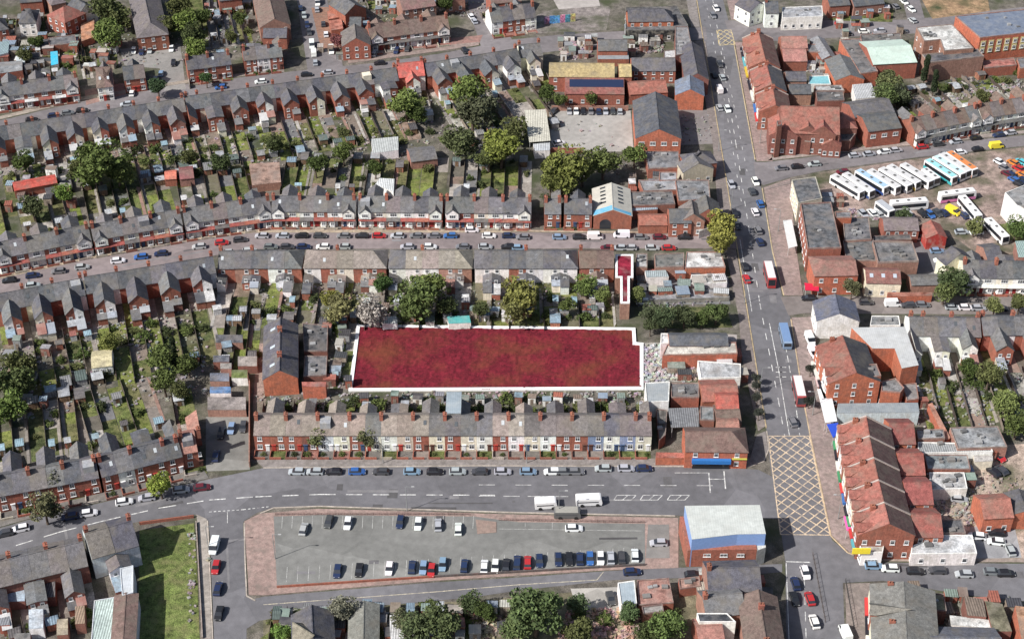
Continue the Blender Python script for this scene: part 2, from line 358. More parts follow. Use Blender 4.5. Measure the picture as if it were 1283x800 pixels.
def terrace(key, rowname, A, B, n, facing='S', D=8.4, ze=5.4, zr=8.1, walls=None, roofs=None, kind='plain', G=16, front=2.6, hips=(0, 0),
            wing=(.52, 5.2, 4.6, 6.4), start=1, total=None, gard='mix', chims=2, wcol=None, group=None, sides=None, fences=True, endwall=False, frontwall=True, lawn=.4):
    """a row of n houses; A and B are the two ends of the ridge as seen in the photo (pixels, at the ridge's height), left end first"""
    a = at(*A, zr); b = at(*B, zr)
    ox, oy, rz, L = frame_of(a, b, facing, D); w = L / n
    for k in range(n):
        idx = k if facing == 'S' else n - 1 - k            # place counted from the left of the photo
        wc = walls[idx % len(walls)] if walls else BR
        rc = roofs[idx % len(roofs)] if roofs else SL
        rc2 = jit(rnd.choice((SL2, SLW, (.16, .14, .135), (.1, .1, .12))), .15) if rnd.random() < .22 and rc in (SL, SL2, SLW) else jit(rc, .14)
        hx = ox + cos(rz) * w * k; hy = oy + sin(rz) * w * k
        gab = kind == 'bay' and idx in (0, n - 1)
        hl = hips[0] if k == 0 else 0; hr = hips[1] if k == n - 1 else 0
        look = f"{CN.get(wc, 'brick')} house, {RN.get(rc, 'grey')} roof"
        if gab: look = f"{CN.get(wc, 'brick')} gable-fronted house"
        label = f"{look}, {ordn(start + idx)} from left in {rowname}"
        h = thing('terraced_house', label, 'house', (hx, hy, 0), rz, group or 'terraced houses in ' + rowname)
        HOUSES.append(h)
        dz = rnd.choice((0, .03, .05, -.04))
        def fw():
            m = MB()
            if hl or hr: m.box(0, w - .02, 0, D, 0, ze)
            else: m.extr([(0, 0), (D, 0), (D, ze), (D / 2, zr - .12), (0, ze)], 0, w - .02)
            return m.mesh('wall', [wm(wc)])
        link('wall', cached(('w', key, wm(wc), hl, hr), fw), h, col=jit(wc, .07))
        link('roof', cached(('r', key, hl, hr), lambda: roof_b(w, D, ze, zr, hl, hr).mesh('roof', ['roof'])), h, (0, 0, dz), col=rc2)
        if chims and k % chims == 0 and not hl: put_chim(h, 0.0 if k else .5, D * .42, zr - .1)
        if k == n - 1 and not hr and chims: put_chim(h, w - .55, D * .42, zr - .1)
        # front
        m = -1 if k % 2 else 1
        if kind in ('bay',):
            bw = w * .5; bx = w * .32 if m > 0 else w * .68
            def fb():
                mb = MB(); mb.prism([(-bw / 2, .0), (-bw / 2 + .45, -.75), (bw / 2 - .45, -.75), (bw / 2, .0)], 0, 2.65); return mb.mesh('bay', ['render'])
            bay = link('bay', cached(('bay', key), fb), h, (bx, -.002, 0), col=jit(WH if rnd.random() < .7 else BR, .05))
            put_win(bay, 0, -.76, .9, bw * .55, 1.45)
            def fp():
                mb = MB(); mb.slab([(0.02, -1.1, 2.72), (w - .04, -1.1, 2.72), (w - .04, -.002, 3.3), (0.02, -.002, 3.3)], .12); return mb.mesh('porch_roof', ['roof'])
            link('porch_roof', cached(('pen', key), fp), h, col=sides[idx % len(sides)] if sides else (.26, .07, .06))
            link('door', door_mesh(), h, (w * .8 if m > 0 else w * .2, 0, 0), col=rnd.choice([(.7, .7, .7), (.1, .05, .04), (.05, .08, .15), (.3, .04, .04)]))
            if gab:
                def fg():
                    mb = MB(); mb.extr([(-.9, 3.32), (.0, 3.32), (0, 0), (0, 0)], 0, 0); mb = MB()
                    gw = w * .84; x0 = (w - gw) / 2
                    P = [(x0, 3.34), (x0 + gw, 3.34), (x0 + gw, ze), (w / 2, ze + gw * .42), (x0, ze)]
                    n0 = len(P); mb.v += [(x, -.95, z) for x, z in P] + [(x, 2.2 if z > ze + .1 else .0, z) for x, z in P]
                    for i in range(n0):
                        j = (i + 1) % n0; mb.f.append((i, j, n0 + j, n0 + i)); mb.m.append(0)
                    mb.f.append(tuple(range(n0))); mb.m.append(0); return mb.mesh('front_gable', ['render'])
                def fgr():
                    mb = MB(); gw = w * .84; x0 = (w - gw) / 2 - .2; x1 = w - x0; zt = ze + gw * .42 + .12; z0 = ze - .1
                    yr = 3.0
                    mb.slab([(x0, -1.15, z0), (w / 2, -1.15, zt), (w / 2, yr, zt), (x0, .0, z0)], .12)
                    mb.slab([(w / 2, -1.15, zt), (x1, -1.15, z0), (x1, .0, z0), (w / 2, yr, zt)], .12); return mb.mesh('gable_roof', ['roof'])
                g = link('front_gable', cached(('fg', key), fg), h, col=jit(WH, .04)); link('gable_roof', cached(('fgr', key), fgr), h, col=jit(rc))
                put_win(g, w / 2, -.96, 3.9, 1.9, 1.25)
            else: put_win(h, w * .5, -.01, 3.7, 2.0, 1.3)
        elif kind == 'plain' and facing == 'S':
            put_win(h, w * .35 if m > 0 else w * .65, -.01, 3.45, 1.15, 1.45)
            put_win(h, w * .32 if m > 0 else w * .68, -.01, .8, 1.3, 1.5)
            if w > 4.4: put_win(h, w * .8 if m > 0 else w * .2, -.01, 3.5, .7, 1.3)
            link('door', door_mesh(), h, (w * .8 if m > 0 else w * .2, 0, 0), col=rnd.choice([(.7, .7, .7), (.1, .05, .04), (.05, .08, .15), (.35, .05, .04)]))
        elif facing == 'N' or kind == 'rearplain':
            put_win(h, w * .3 if m < 0 else w * .7, D + .01, 3.5, 1.1, 1.3, pi)
        slope = (zr - ze) / (D / 2)
        if rnd.random() < .2:
            ys = rnd.uniform(1.2, 2.4); xs_ = rnd.uniform(.25, .7) * w
            if facing == 'N': ys0, ys1 = D - ys, D - ys - 1.0
            else: ys0, ys1 = ys, ys + 1.0
            zz = lambda y: ze + slope * min(y, D - y) + .21 + dz
            def fs():
                mb = MB(); mb.slab([(xs_, ys0, zz(ys0)), (xs_ + .75, ys0, zz(ys0)), (xs_ + .75, ys1, zz(ys1)), (xs_, ys1, zz(ys1))], .06); return mb.mesh('skylight', ['plain'])
            link('skylight', fs(), h, col=rnd.choice([(.45, .48, .5), (.08, .09, .1), (.3, .33, .36)]))
        elif rnd.random() < .07 and not (hl or hr):
            def fd():
                mb = MB(); y0_, y1_ = (D / 2 + .1, D - 1.2) if facing == 'N' else (1.2, D / 2 - .1); mb.box(.7, w - .7, y0_, y1_, ze + .8, zr + .05); return mb.mesh('dormer', ['render'])
            link('dormer', cached(('dorm', key), fd), h, col=rnd.choice([GW, (.3, .31, .33), CR, (.2, .2, .22)]))
        # rear wing
        ww = w * wing[0]; we, wr = wing[2], wing[3]; Lw = wing[1] * ((1, 1, 1.22, .8, 1.1)[(k // 2 * 7 + len(key)) % 5])
        if wing[1] and (k // 2 * 5 + n) % 7 == 3: wr = we + .35
        r_ = rnd.random(); left = m < 0            # the wing leans on the party wall it shares with its twin
        wcw = (rnd.choice(wcol) if wcol else (wc if r_ < .7 else rnd.choice([WH, CR, BR])))
        if kind == 'bay' and not wcol: wcw = BR
        if Lw > 0:
            ms = wing_meshes(ww, Lw, we, wr); wx = w - ww if not left else 0.0
            off = 3 if left else 0
            isb = wm(wcw) == 'brick'
            link('rear_wing', ms[off + (0 if isb else 1)], h, (wx - (.01 if not left else -.0), D, 0), col=jit(wcw))
            link('wing_roof', ms[off + 2], h, (wx - (.01 if not left else 0), D, .0), col=jit(rc if r_ < .85 else SL2))
            if facing == 'N':
                put_win(h, wx + ww * .5, D + Lw + .01, 3.0, .95, 1.15, pi)
                if rnd.random() < .5: put_win(h, wx + ww * .5, D + Lw + .01, .8, 1.0, 1.15, pi)
            if facing == 'N' or k % 3 == 0:
                Le = rnd.choice((2.0, 3.0, 4.2)); he = rnd.choice((2.2, 2.5, 2.8)); es = ext_meshes(round(ww - .1, 2), Le, he)
                if rnd.random() < .8:
                    c2 = rnd.choice([BR, BR, WH, BRD, CR]); link('extension', es[0 if wm(c2) == 'brick' else 1], h, (wx + .05, D + Lw + .02, 0), col=jit(c2))
                    link('extension_roof', es[2 if rnd.random() < .5 else 3], h, (wx + .05, D + Lw + .02, 0), col=rnd.choice([SL2, SL, LG, (.35, .37, .4), RP, (.3, .33, .38), (.5, .5, .5), (.25, .33, .4)]))
        # plot behind: surfaces, boundary fence, shed, shrubs
        g0 = D + (Lw if Lw > 0 else 0) + 1.5; g1 = D + G + rnd.uniform(-1.5, 1.5)
        def wp(x, y): return (hx + cos(rz) * x - sin(rz) * y, hy + sin(rz) * x + cos(rz) * y)
        if G > 4: garden_plot(hx, hy, rz, w, D + .1, g0, g1, k, f"the {ordn(start + idx)} house of {rowname}", lawn, fences)
        if front and kind in ('bay', 'plain') and facing == 'S' and frontwall:
            def fwall():
                mb = MB(); mb.box(.05, w - 1.15, -.11, .11, 0, .75); mb.box(-.1, .1, -.11, front - .3, 0, .75) ; return mb.mesh('front_wall', ['brick'])
            o = link('front_garden_wall', cached(('fwall', key), fwall), None, (*wp(0, -front), 0), rz, jit(rnd.choice([BR, BRD, (.4, .36, .3), BR])))
            tag(o, f"low wall before the {ordn(start + idx)} house of {rowname}", 'garden wall', group='low front garden walls')
            mb = MB(); gr = rnd.random() < .35 and kind == 'plain'
            mb.prism([(.12, -front + .12), (w - .12, -front + .12), (w - .12, -.02), (.12, -.02)], -.02, .05 + .012 * (k % 2), 0, False)
            o = link('front_lawn' if gr else 'front_path', mb.mesh('front', ['grass' if gr else 'paving']), None, (hx, hy, 0), rz, GRN if gr else rnd.choice([(.2, .17, .15), (.14, .13, .12), (.25, .12, .1)])); tag(o, kind='structure')
            if rnd.random() < .45 and kind == 'plain':
                s = rnd.uniform(.6, 1.0); bu = link('shrub', bush_mesh(rnd.randrange(5)), None, (*wp(rnd.uniform(1, w - 1), -front * .5), 0), 0, greens(), (s, s, s))
                tag(bu, f"clipped shrub before the {ordn(start + idx)} house of {rowname}", 'shrub', group='shrubs in the front gardens')
    return (ox, oy, rz, w)

# ---------------------------------------------------------------- other buildings
def edge_windows(root, P, h, storeys, faces='S', w=1.1, gap=3.0, z0=1.0, fh=None):
    n = len(P); area = sum(P[i][0] * P[(i + 1) % n][1] - P[(i + 1) % n][0] * P[i][1] for i in range(n))
    if area < 0: P = P[::-1]
    fh = fh or (h / storeys)
    for i in range(n):
        (x0, y0), (x1, y1) = P[i], P[(i + 1) % n]; L = math.hypot(x1 - x0, y1 - y0)
        if L < 2.2: continue
        nx, ny = (y1 - y0) / L, -(x1 - x0) / L
        side = 'S' if ny < -.55 else 'N' if ny > .55 else ('E' if nx > 0 else 'W')
        if side not in faces: continue
        k = max(1, int(L / gap)); r = math.atan2(y1 - y0, x1 - x0)
        for s_ in range(storeys):
            z = z0 + s_ * fh
            if z + 1.4 > h: continue
            for j in range(k):
                t = (j + .5) / k; put_win(root, x0 + (x1 - x0) * t + nx * .012, y0 + (y1 - y0) * t + ny * .012, z, w, 1.35, r)
def centred(P):
    cx = sum(p[0] for p in P) / len(P); cy = sum(p[1] for p in P) / len(P)
    return cx, cy, [(x - cx, y - cy) for x, y in P]
def flatb(label, pts, h, wall=BR, roof=LG, cat='building', par=.25, pw=.2, pcol=None, st=0, faces='SW', rmat='flat', name='flat_roofed_building', wmat=None, vents=0, gap=3.0, ww=1.1, group=None, z0=1.0, base=0.0):
    P0 = ats(pts, h); n = len(P0)
    if sum(P0[i][0] * P0[(i + 1) % n][1] - P0[(i + 1) % n][0] * P0[i][1] for i in range(n)) < 0: P0 = P0[::-1]
    cx, cy, P = centred(P0)
    t = thing(name, label, cat, (cx, cy, base), 0, group); h0 = h - base
    def inset(d):
        out = []
        for i in range(n):
            a, b, c = P[i - 1], P[i], P[(i + 1) % n]
            l1 = math.hypot(b[0] - a[0], b[1] - a[1]) or 1; l2 = math.hypot(c[0] - b[0], c[1] - b[1]) or 1
            n1 = (-(b[1] - a[1]) / l1, (b[0] - a[0]) / l1); n2 = (-(c[1] - b[1]) / l2, (c[0] - b[0]) / l2)
            k = 1 + n1[0] * n2[0] + n1[1] * n2[1]; k = max(k, .5)
            out.append((b[0] + d * (n1[0] + n2[0]) / k, b[1] + d * (n1[1] + n2[1]) / k))
        return out
    b = MB(); b.prism(P, 0, h0 - .12); link('wall', b.mesh('wall', [wmat or wm(wall)]), t, col=jit(wall, .05))
    I = inset(pw + .02); b = MB(); b.prism(I if par else P, h0 - .1, h0); link('roof', b.mesh('roof', [rmat]), t, col=roof)
    if par:
        b = MB(); I = inset(pw)
        for i in range(n):
            j = (i + 1) % n; b.prism([P[i], P[j], I[j], I[i]], h0 - .118, h0 + par)
        link('parapet', b.mesh('parapet', ['render']), t, col=pcol or (wall if pw > .4 or wall in (WH, GW) else tuple(.45 * c + .09 for c in wall)))
    if st: edge_windows(t, P, h0, st, faces, ww, gap, z0)
    r2 = random.Random(label)
    for i in range(vents):
        u, v = r2.uniform(.2, .8), r2.uniform(.2, .8)
        A, B, C = P[0], P[1], P[-1]; x = A[0] + (B[0] - A[0]) * u + (C[0] - A[0]) * v; y = A[1] + (B[1] - A[1]) * u + (C[1] - A[1]) * v
        b = MB(); s = r2.uniform(.3, .9); b.box(-s, s, -s * .7, s * .7, 0, r2.uniform(.3, .8)); link('roof_vent', b.mesh('roof_vent', ['plain']), t, (x, y, h0 + .005), r2.uniform(0, .3), r2.choice([(.3, .3, .3), (.12, .12, .12), (.2, .19, .18)]))
    return t
def gab(label, A, B, zr, ze, D, wall=BR, roof=SL, cat='building', hips=(0, 0), st=2, faces='S', name='gabled_building', rmat='roof', chim=0, gap=3.0, group=None, ww=1.1, sky=0, wmat=None, z0=1.0, gablewin=True, base=0.0, roof2=None):
    """pitched building: ridge from A to B in photo pixels at height zr; D across"""
    a = at(*A, zr); b_ = at(*B, zr)
    ox, oy, rz, L = frame_of(a, b_, 'S', D)
    t = thing(name, label, cat, (ox, oy, 0), rz, group)
    m = MB()
    if hips[0] or hips[1]: m.box(0, L - .02, 0, D, 0, ze)
    else: m.extr([(0, 0), (D, 0), (D, ze), (D / 2, zr - .1), (0, ze)], 0, L - .02)
    link('wall', m.mesh('wall', [wmat or wm(wall)]), t, col=jit(wall, .05))
    link('roof', roof_b(L, D, ze, zr, *hips, ov=.25).mesh('roof', [rmat]), t, col=jit(roof, .08))
    if st:
        # world-facing test done with rotated corners
        c, s = cos(rz), sin(rz); Pl = [(0, 0), (L - .02, 0), (L - .02, D), (0, D)]
        n = 4; fh = ze / st
        for i in range(4):
            (x0, y0), (x1, y1) = Pl[i], Pl[(i + 1) % 4]; l = math.hypot(x1 - x0, y1 - y0)
            nx, ny = (y1 - y0) / l, -(x1 - x0) / l; wx, wy = nx * c - ny * s, nx * s + ny * c
            side = 'S' if wy < -.55 else 'N' if wy > .55 else ('E' if wx > 0 else 'W')
            if side not in faces: continue
            k = max(1, int(l / gap)); r = math.atan2(y1 - y0, x1 - x0)
            for f in range(st):
                z = z0 + f * fh
                if z + 1.4 > ze: continue
                for j in range(k):
                    tt = (j + .5) / k; put_win(t, x0 + (x1 - x0) * tt + nx * .012, y0 + (y1 - y0) * tt + ny * .012, z, ww, 1.35, r)
    if name in ('shop_terrace', 'shop_house', 'shop_building'):
        r3 = random.Random(label); k = max(2, int(L / 5.5))
        for i in range(k):
            x0, x1 = L * i / k + .15, L * (i + 1) / k - .15
            b = MB(); b.box(x0, x1, -.75, -.02, 2.7, 3.4); link('shop_sign', b.mesh('shop_sign', ['plain']), t, col=r3.choice([(.05, .15, .4), (.5, .05, .05), (.6, .6, .55), (.06, .25, .12), (.55, .4, .05), (.02, .02, .03), (.1, .35, .4)]))
            b = MB(); b.box(x0 + .2, x1 - .2, -.1, -.02, .3, 2.6); link('shop_window', b.mesh('shop_window', ['glass']), t)
            if name == 'shop_house' or i % 2:
                gw = min(3.6, x1 - x0); xm = (x0 + x1) / 2; z0 = ze - .1; s_ = (zr - ze) / (D / 2)
                b = MB(); b.extr([(-.25, 3.45), (1.2, 3.45), (1.2, z0 + 1.2), (-.25, z0 + 1.2)], xm - gw / 2 + .3, xm + gw / 2 - .3); g = link('front_bay', b.mesh('front_bay', ['render' if r3.random() < .6 else 'brick']), t, col=r3.choice([CR, WH, BR]))
                b = MB(); zt = z0 + 2.4; yb = (zt - ze) / s_ + .1
                b.slab([(xm - gw / 2, -.6, z0 + 1.1), (xm, -.6, zt), (xm, yb, zt), (xm - gw / 2, .9, z0 + 1.1)], .12); b.slab([(xm, -.6, zt), (xm + gw / 2, -.6, z0 + 1.1), (xm + gw / 2, .9, z0 + 1.1), (xm, yb, zt)], .12)
                link('bay_roof', b.mesh('bay_roof', ['roof']), t, col=jit(roof)); put_win(g, xm, -.26, ze * .62, 1.6, 1.5)
            if i % 2 == 0: put_chim(t, x0 + .5, D * .3, ze + s_ * D * .3 if False else zr - 1.6)
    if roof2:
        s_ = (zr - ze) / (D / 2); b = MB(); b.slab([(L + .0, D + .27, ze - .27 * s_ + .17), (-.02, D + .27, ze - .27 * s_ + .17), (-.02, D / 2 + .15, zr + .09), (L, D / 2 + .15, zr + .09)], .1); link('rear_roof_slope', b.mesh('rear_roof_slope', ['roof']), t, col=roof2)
    if name in ('shop_terrace', 'shop_house'):
        s_ = (zr - ze) / (D / 2)
        b = MB(); b.slab([(-.2, -.3, ze - .3 * s_ + .45), (.2, -.3, ze - .3 * s_ + .45), (.2, D / 2, zr + .45), (-.2, D / 2, zr + .45)], .4)
        b.slab([(.2, D + .3, ze - .3 * s_ + .45), (-.2, D + .3, ze - .3 * s_ + .45), (-.2, D / 2, zr + .45), (.2, D / 2, zr + .45)], .4); link('coping', b.mesh('coping', ['render']), t, col=(.4, .33, .3))
    for i in range(chim): put_chim(t, .6 + (L - 1.2) * (i + .5) / chim if chim > 1 else .6, D / 2, zr - .1)
    if sky:
        sl_ = (zr - ze) / (D / 2)
        for i in range(sky):
            b = MB(); x = L * (i + .5) / sky; y0, y1 = D * .2, D * .35
            b.slab([(x - .5, y0, ze + sl_ * y0 + .2), (x + .5, y0, ze + sl_ * y0 + .2), (x + .5, y1, ze + sl_ * y1 + .2), (x - .5, y1, ze + sl_ * y1 + .2)], .06); link('skylight', b.mesh('skylight', ['plain']), t, col=(.4, .45, .5))
    return t
def panel(label, pts, z, col, mt='plain', cat='canopy', name='shop_canopy', th=.15, posts=True, group=None, zs=None):
    """awning or canopy: a slab at height z on posts"""
    P0 = [at(p[0], p[1], (zs[i] if zs else z)) for i, p in enumerate(pts)]; cx, cy, P = centred(P0)
    t = thing(name, label, cat, (cx, cy, 0), 0, group); b = MB(); Z = zs or [z] * len(P)
    if len(P) == 4: b.slab([(P[i][0], P[i][1], Z[i]) for i in range(4)], th)
    else: b.prism(P, z - th, z)
    link('roof_sheet', b.mesh('roof_sheet', [mt]), t, col=col)
    if posts:
        for i in range(len(P)):
            b = MB(); b.cyl((P[i][0] * .92, P[i][1] * .92), .06, 0, Z[i] - th); link('post', b.mesh('post', ['plain']), t, col=(.5, .5, .5))
    return t


def clutter_sheds(quad, n, where, smax=5.0, cols=None):
    P = ats(quad); r = random.Random(where); kinds = ['lean-to', 'shed', 'store', 'outhouse', 'cabin', 'shelter']; cols = cols or [('grey', (.25, .25, .26)), ('white', (.5, .5, .49)), ('black', (.07, .07, .075)), ('rust-red', (.3, .11, .08)), ('blue-grey', (.22, .28, .34)), ('brown', (.2, .15, .12)), ('pale', (.38, .35, .31)), ('green-grey', (.2, .25, .22))]
    cnt = {}; done = []
    for i in range(n * 6):
        if len(done) >= n: break
        u, v = r.random(), r.random(); x, y = [P[0][j] * (1 - u) * (1 - v) + P[1][j] * u * (1 - v) + P[2][j] * u * v + P[3][j] * (1 - u) * v for j in range(2)]
        w, d, h = r.uniform(1.8, smax), r.uniform(1.8, smax * .8), r.uniform(1.9, 3.0)
        if any(abs(x - a) < (w + c) / 2 + .3 and abs(y - b_) < (d + e) / 2 + .3 for a, b_, c, e in done): continue
        done.append((x, y, w, d)); kd = r.choice(kinds); cn, cc = r.choice(cols); k = cnt[(cn, kd)] = cnt.get((cn, kd), 0) + 1
        t = thing('small_' + kd.replace('-', '_'), f"{'' if k == 1 else ordn(k) + ' '}{cn} roofed {kd} {where}", kd, (x, y, 0), r.uniform(-.12, .12), 'small outbuildings ' + where)
        s = r.uniform(-.3, .3); b = MB(); b.hexa([(-w / 2, -d / 2, 0), (w / 2, -d / 2, 0), (w / 2, d / 2, 0), (-w / 2, d / 2, 0), (-w / 2, -d / 2, h), (w / 2, -d / 2, h), (w / 2, d / 2, h + s), (-w / 2, d / 2, h + s)])
        link('wall', b.mesh('wall', [r.choice(['brick', 'render', 'wood'])]), t, col=r.choice([BR, WH, (.3, .25, .2), BRD, (.25, .25, .25)]))
        b = MB(); b.slab([(-w / 2 - .12, -d / 2 - .12, h + .1), (w / 2 + .12, -d / 2 - .12, h + .1), (w / 2 + .12, d / 2 + .12, h + s + .1), (-w / 2 - .12, d / 2 + .12, h + s + .1)], .09)
        link('roof', b.mesh('roof', [r.choice(['flat', 'ribbed', 'clean'])]), t, col=jit(cc)); 
        b = MB(); b.box(-.4, .4, -d / 2 - .05, -d / 2 - .004, .05, 1.8); link('door', b.mesh('door', ['wood']), t, col=(.2, .16, .13))
# ---------------------------------------------------------------- ground pieces
def sheet(name, pts, z, col, mt='asphalt', z0=-.05, px=True, zat=0.0):
    P = ats(pts, zat) if px else pts
    n = len(P)
    if sum(P[i][0] * P[(i + 1) % n][1] - P[(i + 1) % n][0] * P[i][1] for i in range(n)) < 0: P = P[::-1]
    b = MB(); b.prism(P, z0, z, 0, False); return tag(link(name, b.mesh(name, [mt]), col=col), kind='structure')
def strip(name, pts, w, z, col, mt='line', dash=None, z0=None, px=True):
    """painted line or kerb of width w along a pixel polyline; dash = (on, off)"""
    P = ats(pts) if px else pts; b = MB(); z0 = z - .003 if z0 is None else z0
    for i in range(len(P) - 1):
        (x0, y0), (x1, y1) = P[i], P[i + 1]; L = math.hypot(x1 - x0, y1 - y0); ux, uy = (x1 - x0) / L, (y1 - y0) / L; nx, ny = -uy * w / 2, ux * w / 2
        segs = [(0, L)] if not dash else [(s * (dash[0] + dash[1]), min(L, s * (dash[0] + dash[1]) + dash[0])) for s in range(int(L / (dash[0] + dash[1])) + 1)]
        for s, e in segs:
            if e - s < .2: continue
            b.prism([(x0 + ux * s - nx, y0 + uy * s - ny), (x0 + ux * e - nx, y0 + uy * e - ny), (x0 + ux * e + nx, y0 + uy * e + ny), (x0 + ux * s + nx, y0 + uy * s + ny)], z0, z, 0, False)
    return tag(link(name, b.mesh(name, [mt]), col=col), kind='structure')

# ---------------------------------------------------------------- trees
def tree_protos():
    def f():
        out = []
        for seed in range(7):
            r = random.Random(100 + seed); lobes = []
            for i in range(13 if seed < 5 else 5):
                a = r.uniform(0, 2 * pi); d = r.uniform(.15, .58) if seed < 5 else r.uniform(0, .25)
                lobes.append((d * cos(a), d * sin(a), r.uniform(-.35, .42) if seed < 5 else -.5 + i * .35, r.uniform(.22, .55) * (1 if seed < 5 else .75)))
            b = MB()
            for k in range(3600):
                L = r.choice(lobes); z = r.uniform(-1, 1); th = r.uniform(0, 2 * pi); q_ = math.sqrt(1 - z * z); rr = L[3] * (.72 + .36 * r.random() ** .7)
                if sin(5.1 * th + seed) * cos(4 * z + 2 * seed) > .5: continue
                c = (L[0] + rr * q_ * cos(th), L[1] + rr * q_ * sin(th), L[2] + rr * z * .85)
                s = r.uniform(.035, .085)
                ax = [r.gauss(0, 1) for _ in range(3)]; bx = [r.gauss(0, 1) for _ in range(3)]
                na = math.sqrt(sum(t * t for t in ax)); nb = math.sqrt(sum(t * t for t in bx))
                ax = [t / na * s for t in ax]; bx = [t / nb * s for t in bx]
                b.face([tuple(c[i] + ax[i] for i in range(3)), tuple(c[i] + bx[i] for i in range(3)), tuple(c[i] - ax[i] for i in range(3)), tuple(c[i] - bx[i] for i in range(3))])
            cr = b.mesh('crown', ['leaf'])
            t = MB(); top = (r.uniform(-.1, .1), r.uniform(-.1, .1), -.1); t.tube((0, 0, -2.0), top, .085, .05, 7)
            for L in lobes[:6]: t.tube(top if r.random() < .5 else (0, 0, -.5), (L[0], L[1], L[2]), .035, .012, 5)
            out.append((cr, t.mesh('trunk', ['wood'])))
        return out
    return cached('trees', f)
def tree(px, py, r, label, hc=None, col=None, seed=None, name='tree', tall=1.0, group='trees'):
    """px, py: crown centre in the photo; r crown radius in metres"""
    hc = hc or r * 1.05 + 1.2; x, y = at(px, py, hc); seed = rnd.randrange(5) if seed is None else seed
    cr, tr = tree_protos()[seed]; rz = rnd.uniform(0, 6.28)
    t = thing(name, label, 'tree', (x, y, 0), rz, group)
    link('crown', cr, t, (0, 0, hc), 0, col or greens(), (r * 1.12, r * 1.12, r * 1.0 * tall))
    link('trunk', tr, t, (0, 0, hc), 0, (.12, .09, .07), (r, r, hc / 2.0))
    return t

# ---------------------------------------------------------------- vehicles
def car_protos(kind):
    def f():
        # stations along x (front = +x): x, half width, belt height, roof height
        if kind == 'car': L, Wd, zb = 4.25, .88, .92; cab = [(-1.95, .92), (-1.5, 1.42), (.35, 1.46), (1.15, .98)]
        elif kind == 'van': L, Wd, zb = 5.0, .96, 1.15; cab = [(-2.42, 1.95), (-2.3, 2.0), (1.2, 2.0), (1.95, 1.2)]
        b = MB(); h = L / 2
        st = [(-h, .8, .35, .78), (-h + .12, Wd, .25, zb), (cab[3][0], Wd, .25, zb + .02), (h - .35, Wd * .97, .25, zb - .14), (h, Wd * .8, .32, .62)]
        for i in range(len(st) - 1):
            x0, w0, l0, t0 = st[i]; x1, w1, l1, t1 = st[i + 1]
            b.hexa([(x0, -w0, l0), (x1, -w1, l1), (x1, w1, l1), (x0, w0, l0), (x0, -w0 * .95, t0), (x1, -w1 * .95, t1), (x1, w1 * .95, t1), (x0, w0 * .95, t0)])
        rw = Wd * .78 if kind == 'car' else Wd * .92
        rz = cab[1][1]; b.slab([(cab[1][0], -rw, rz + .03), (cab[2][0] + .02, -rw, rz + .06), (cab[2][0] + .02, rw, rz + .06), (cab[1][0], rw, rz + .03)], .06)
        if kind == 'van': b.hexa([(-2.42, -.93, zb), (.6, -.93, zb), (.6, .93, zb), (-2.42, .93, zb), (-2.35, -rw, rz), (.6, -rw, rz), (.6, rw, rz), (-2.35, rw, rz)])
        g = MB(); x0, x3 = cab[0][0] + .02, cab[3][0]; x1, x2 = cab[1][0], cab[2][0]
        if kind == 'van': x0 = x1 = .62
        g.hexa([(x0, -Wd * .93, zb), (x3, -Wd * .93, zb + .0), (x3, Wd * .93, zb), (x0, Wd * .93, zb), (x1, -rw * .98, rz - .03), (x2, -rw * .98, rz - .0), (x2, rw * .98, rz - .0), (x1, rw * .98, rz - .03)])
        w = MB(); n = 12
        for i in range(n):
            a0, a1 = 2 * pi * i / n, 2 * pi * (i + 1) / n; R = .31
            w.face([(R * cos(a0), -.1, R * sin(a0)), (R * cos(a1), -.1, R * sin(a1)), (R * cos(a1), .1, R * sin(a1)), (R * cos(a0), .1, R * sin(a0))])
        w.face([(.31 * cos(2 * pi * i / n), -.1, .31 * sin(2 * pi * i / n)) for i in range(n)]); w.face([(.31 * cos(2 * pi * i / n), .1, .31 * sin(2 * pi * i / n)) for i in range(n)])
        lt = MB(); lt.box(-.03, .04, -.16, .16, -.07, .07)
        return b.mesh('body', ['paint']), g.mesh('windows', ['glass']), w.mesh('wheel', ['rubber']), lt.mesh('headlight', ['plain']), L, Wd, zb
    return cached(('car', kind), f)
CC = {'silver': (.38, .4, .42), 'white': (.75, .75, .75), 'black': (.02, .02, .024), 'dark grey': (.06, .062, .068), 'grey': (.17, .175, .185), 'navy': (.022, .035, .085), 'blue': (.04, .12, .33), 'pale blue': (.2, .3, .42), 'red': (.42, .03, .035), 'maroon': (.12, .02, .03), 'yellow': (.75, .6, .05), 'orange': (.6, .2, .04), 'green': (.05, .14, .08), 'teal': (.1, .45, .5)}
def car(x, y, rz, colour, label, kind='car', group='parked cars', z=.02):
    p = car_protos(kind); t = thing('parked_' + kind, label, kind, (x, y, z), rz, group)
    link('body', p[0], t, col=jit(CC[colour], .05)); link('windows', p[1], t)
    for sx in (1, -1):
        for sy in (1, -1): link('wheel', p[2], t, (sx * (p[4] / 2 - .82), sy * (p[5] - .1), .31), col=(.02, .02, .02))
    for sy in (1, -1): link('headlight', p[3], t, (p[4] / 2 - .06, sy * .55, .58), col=(.8, .8, .75))
    return t
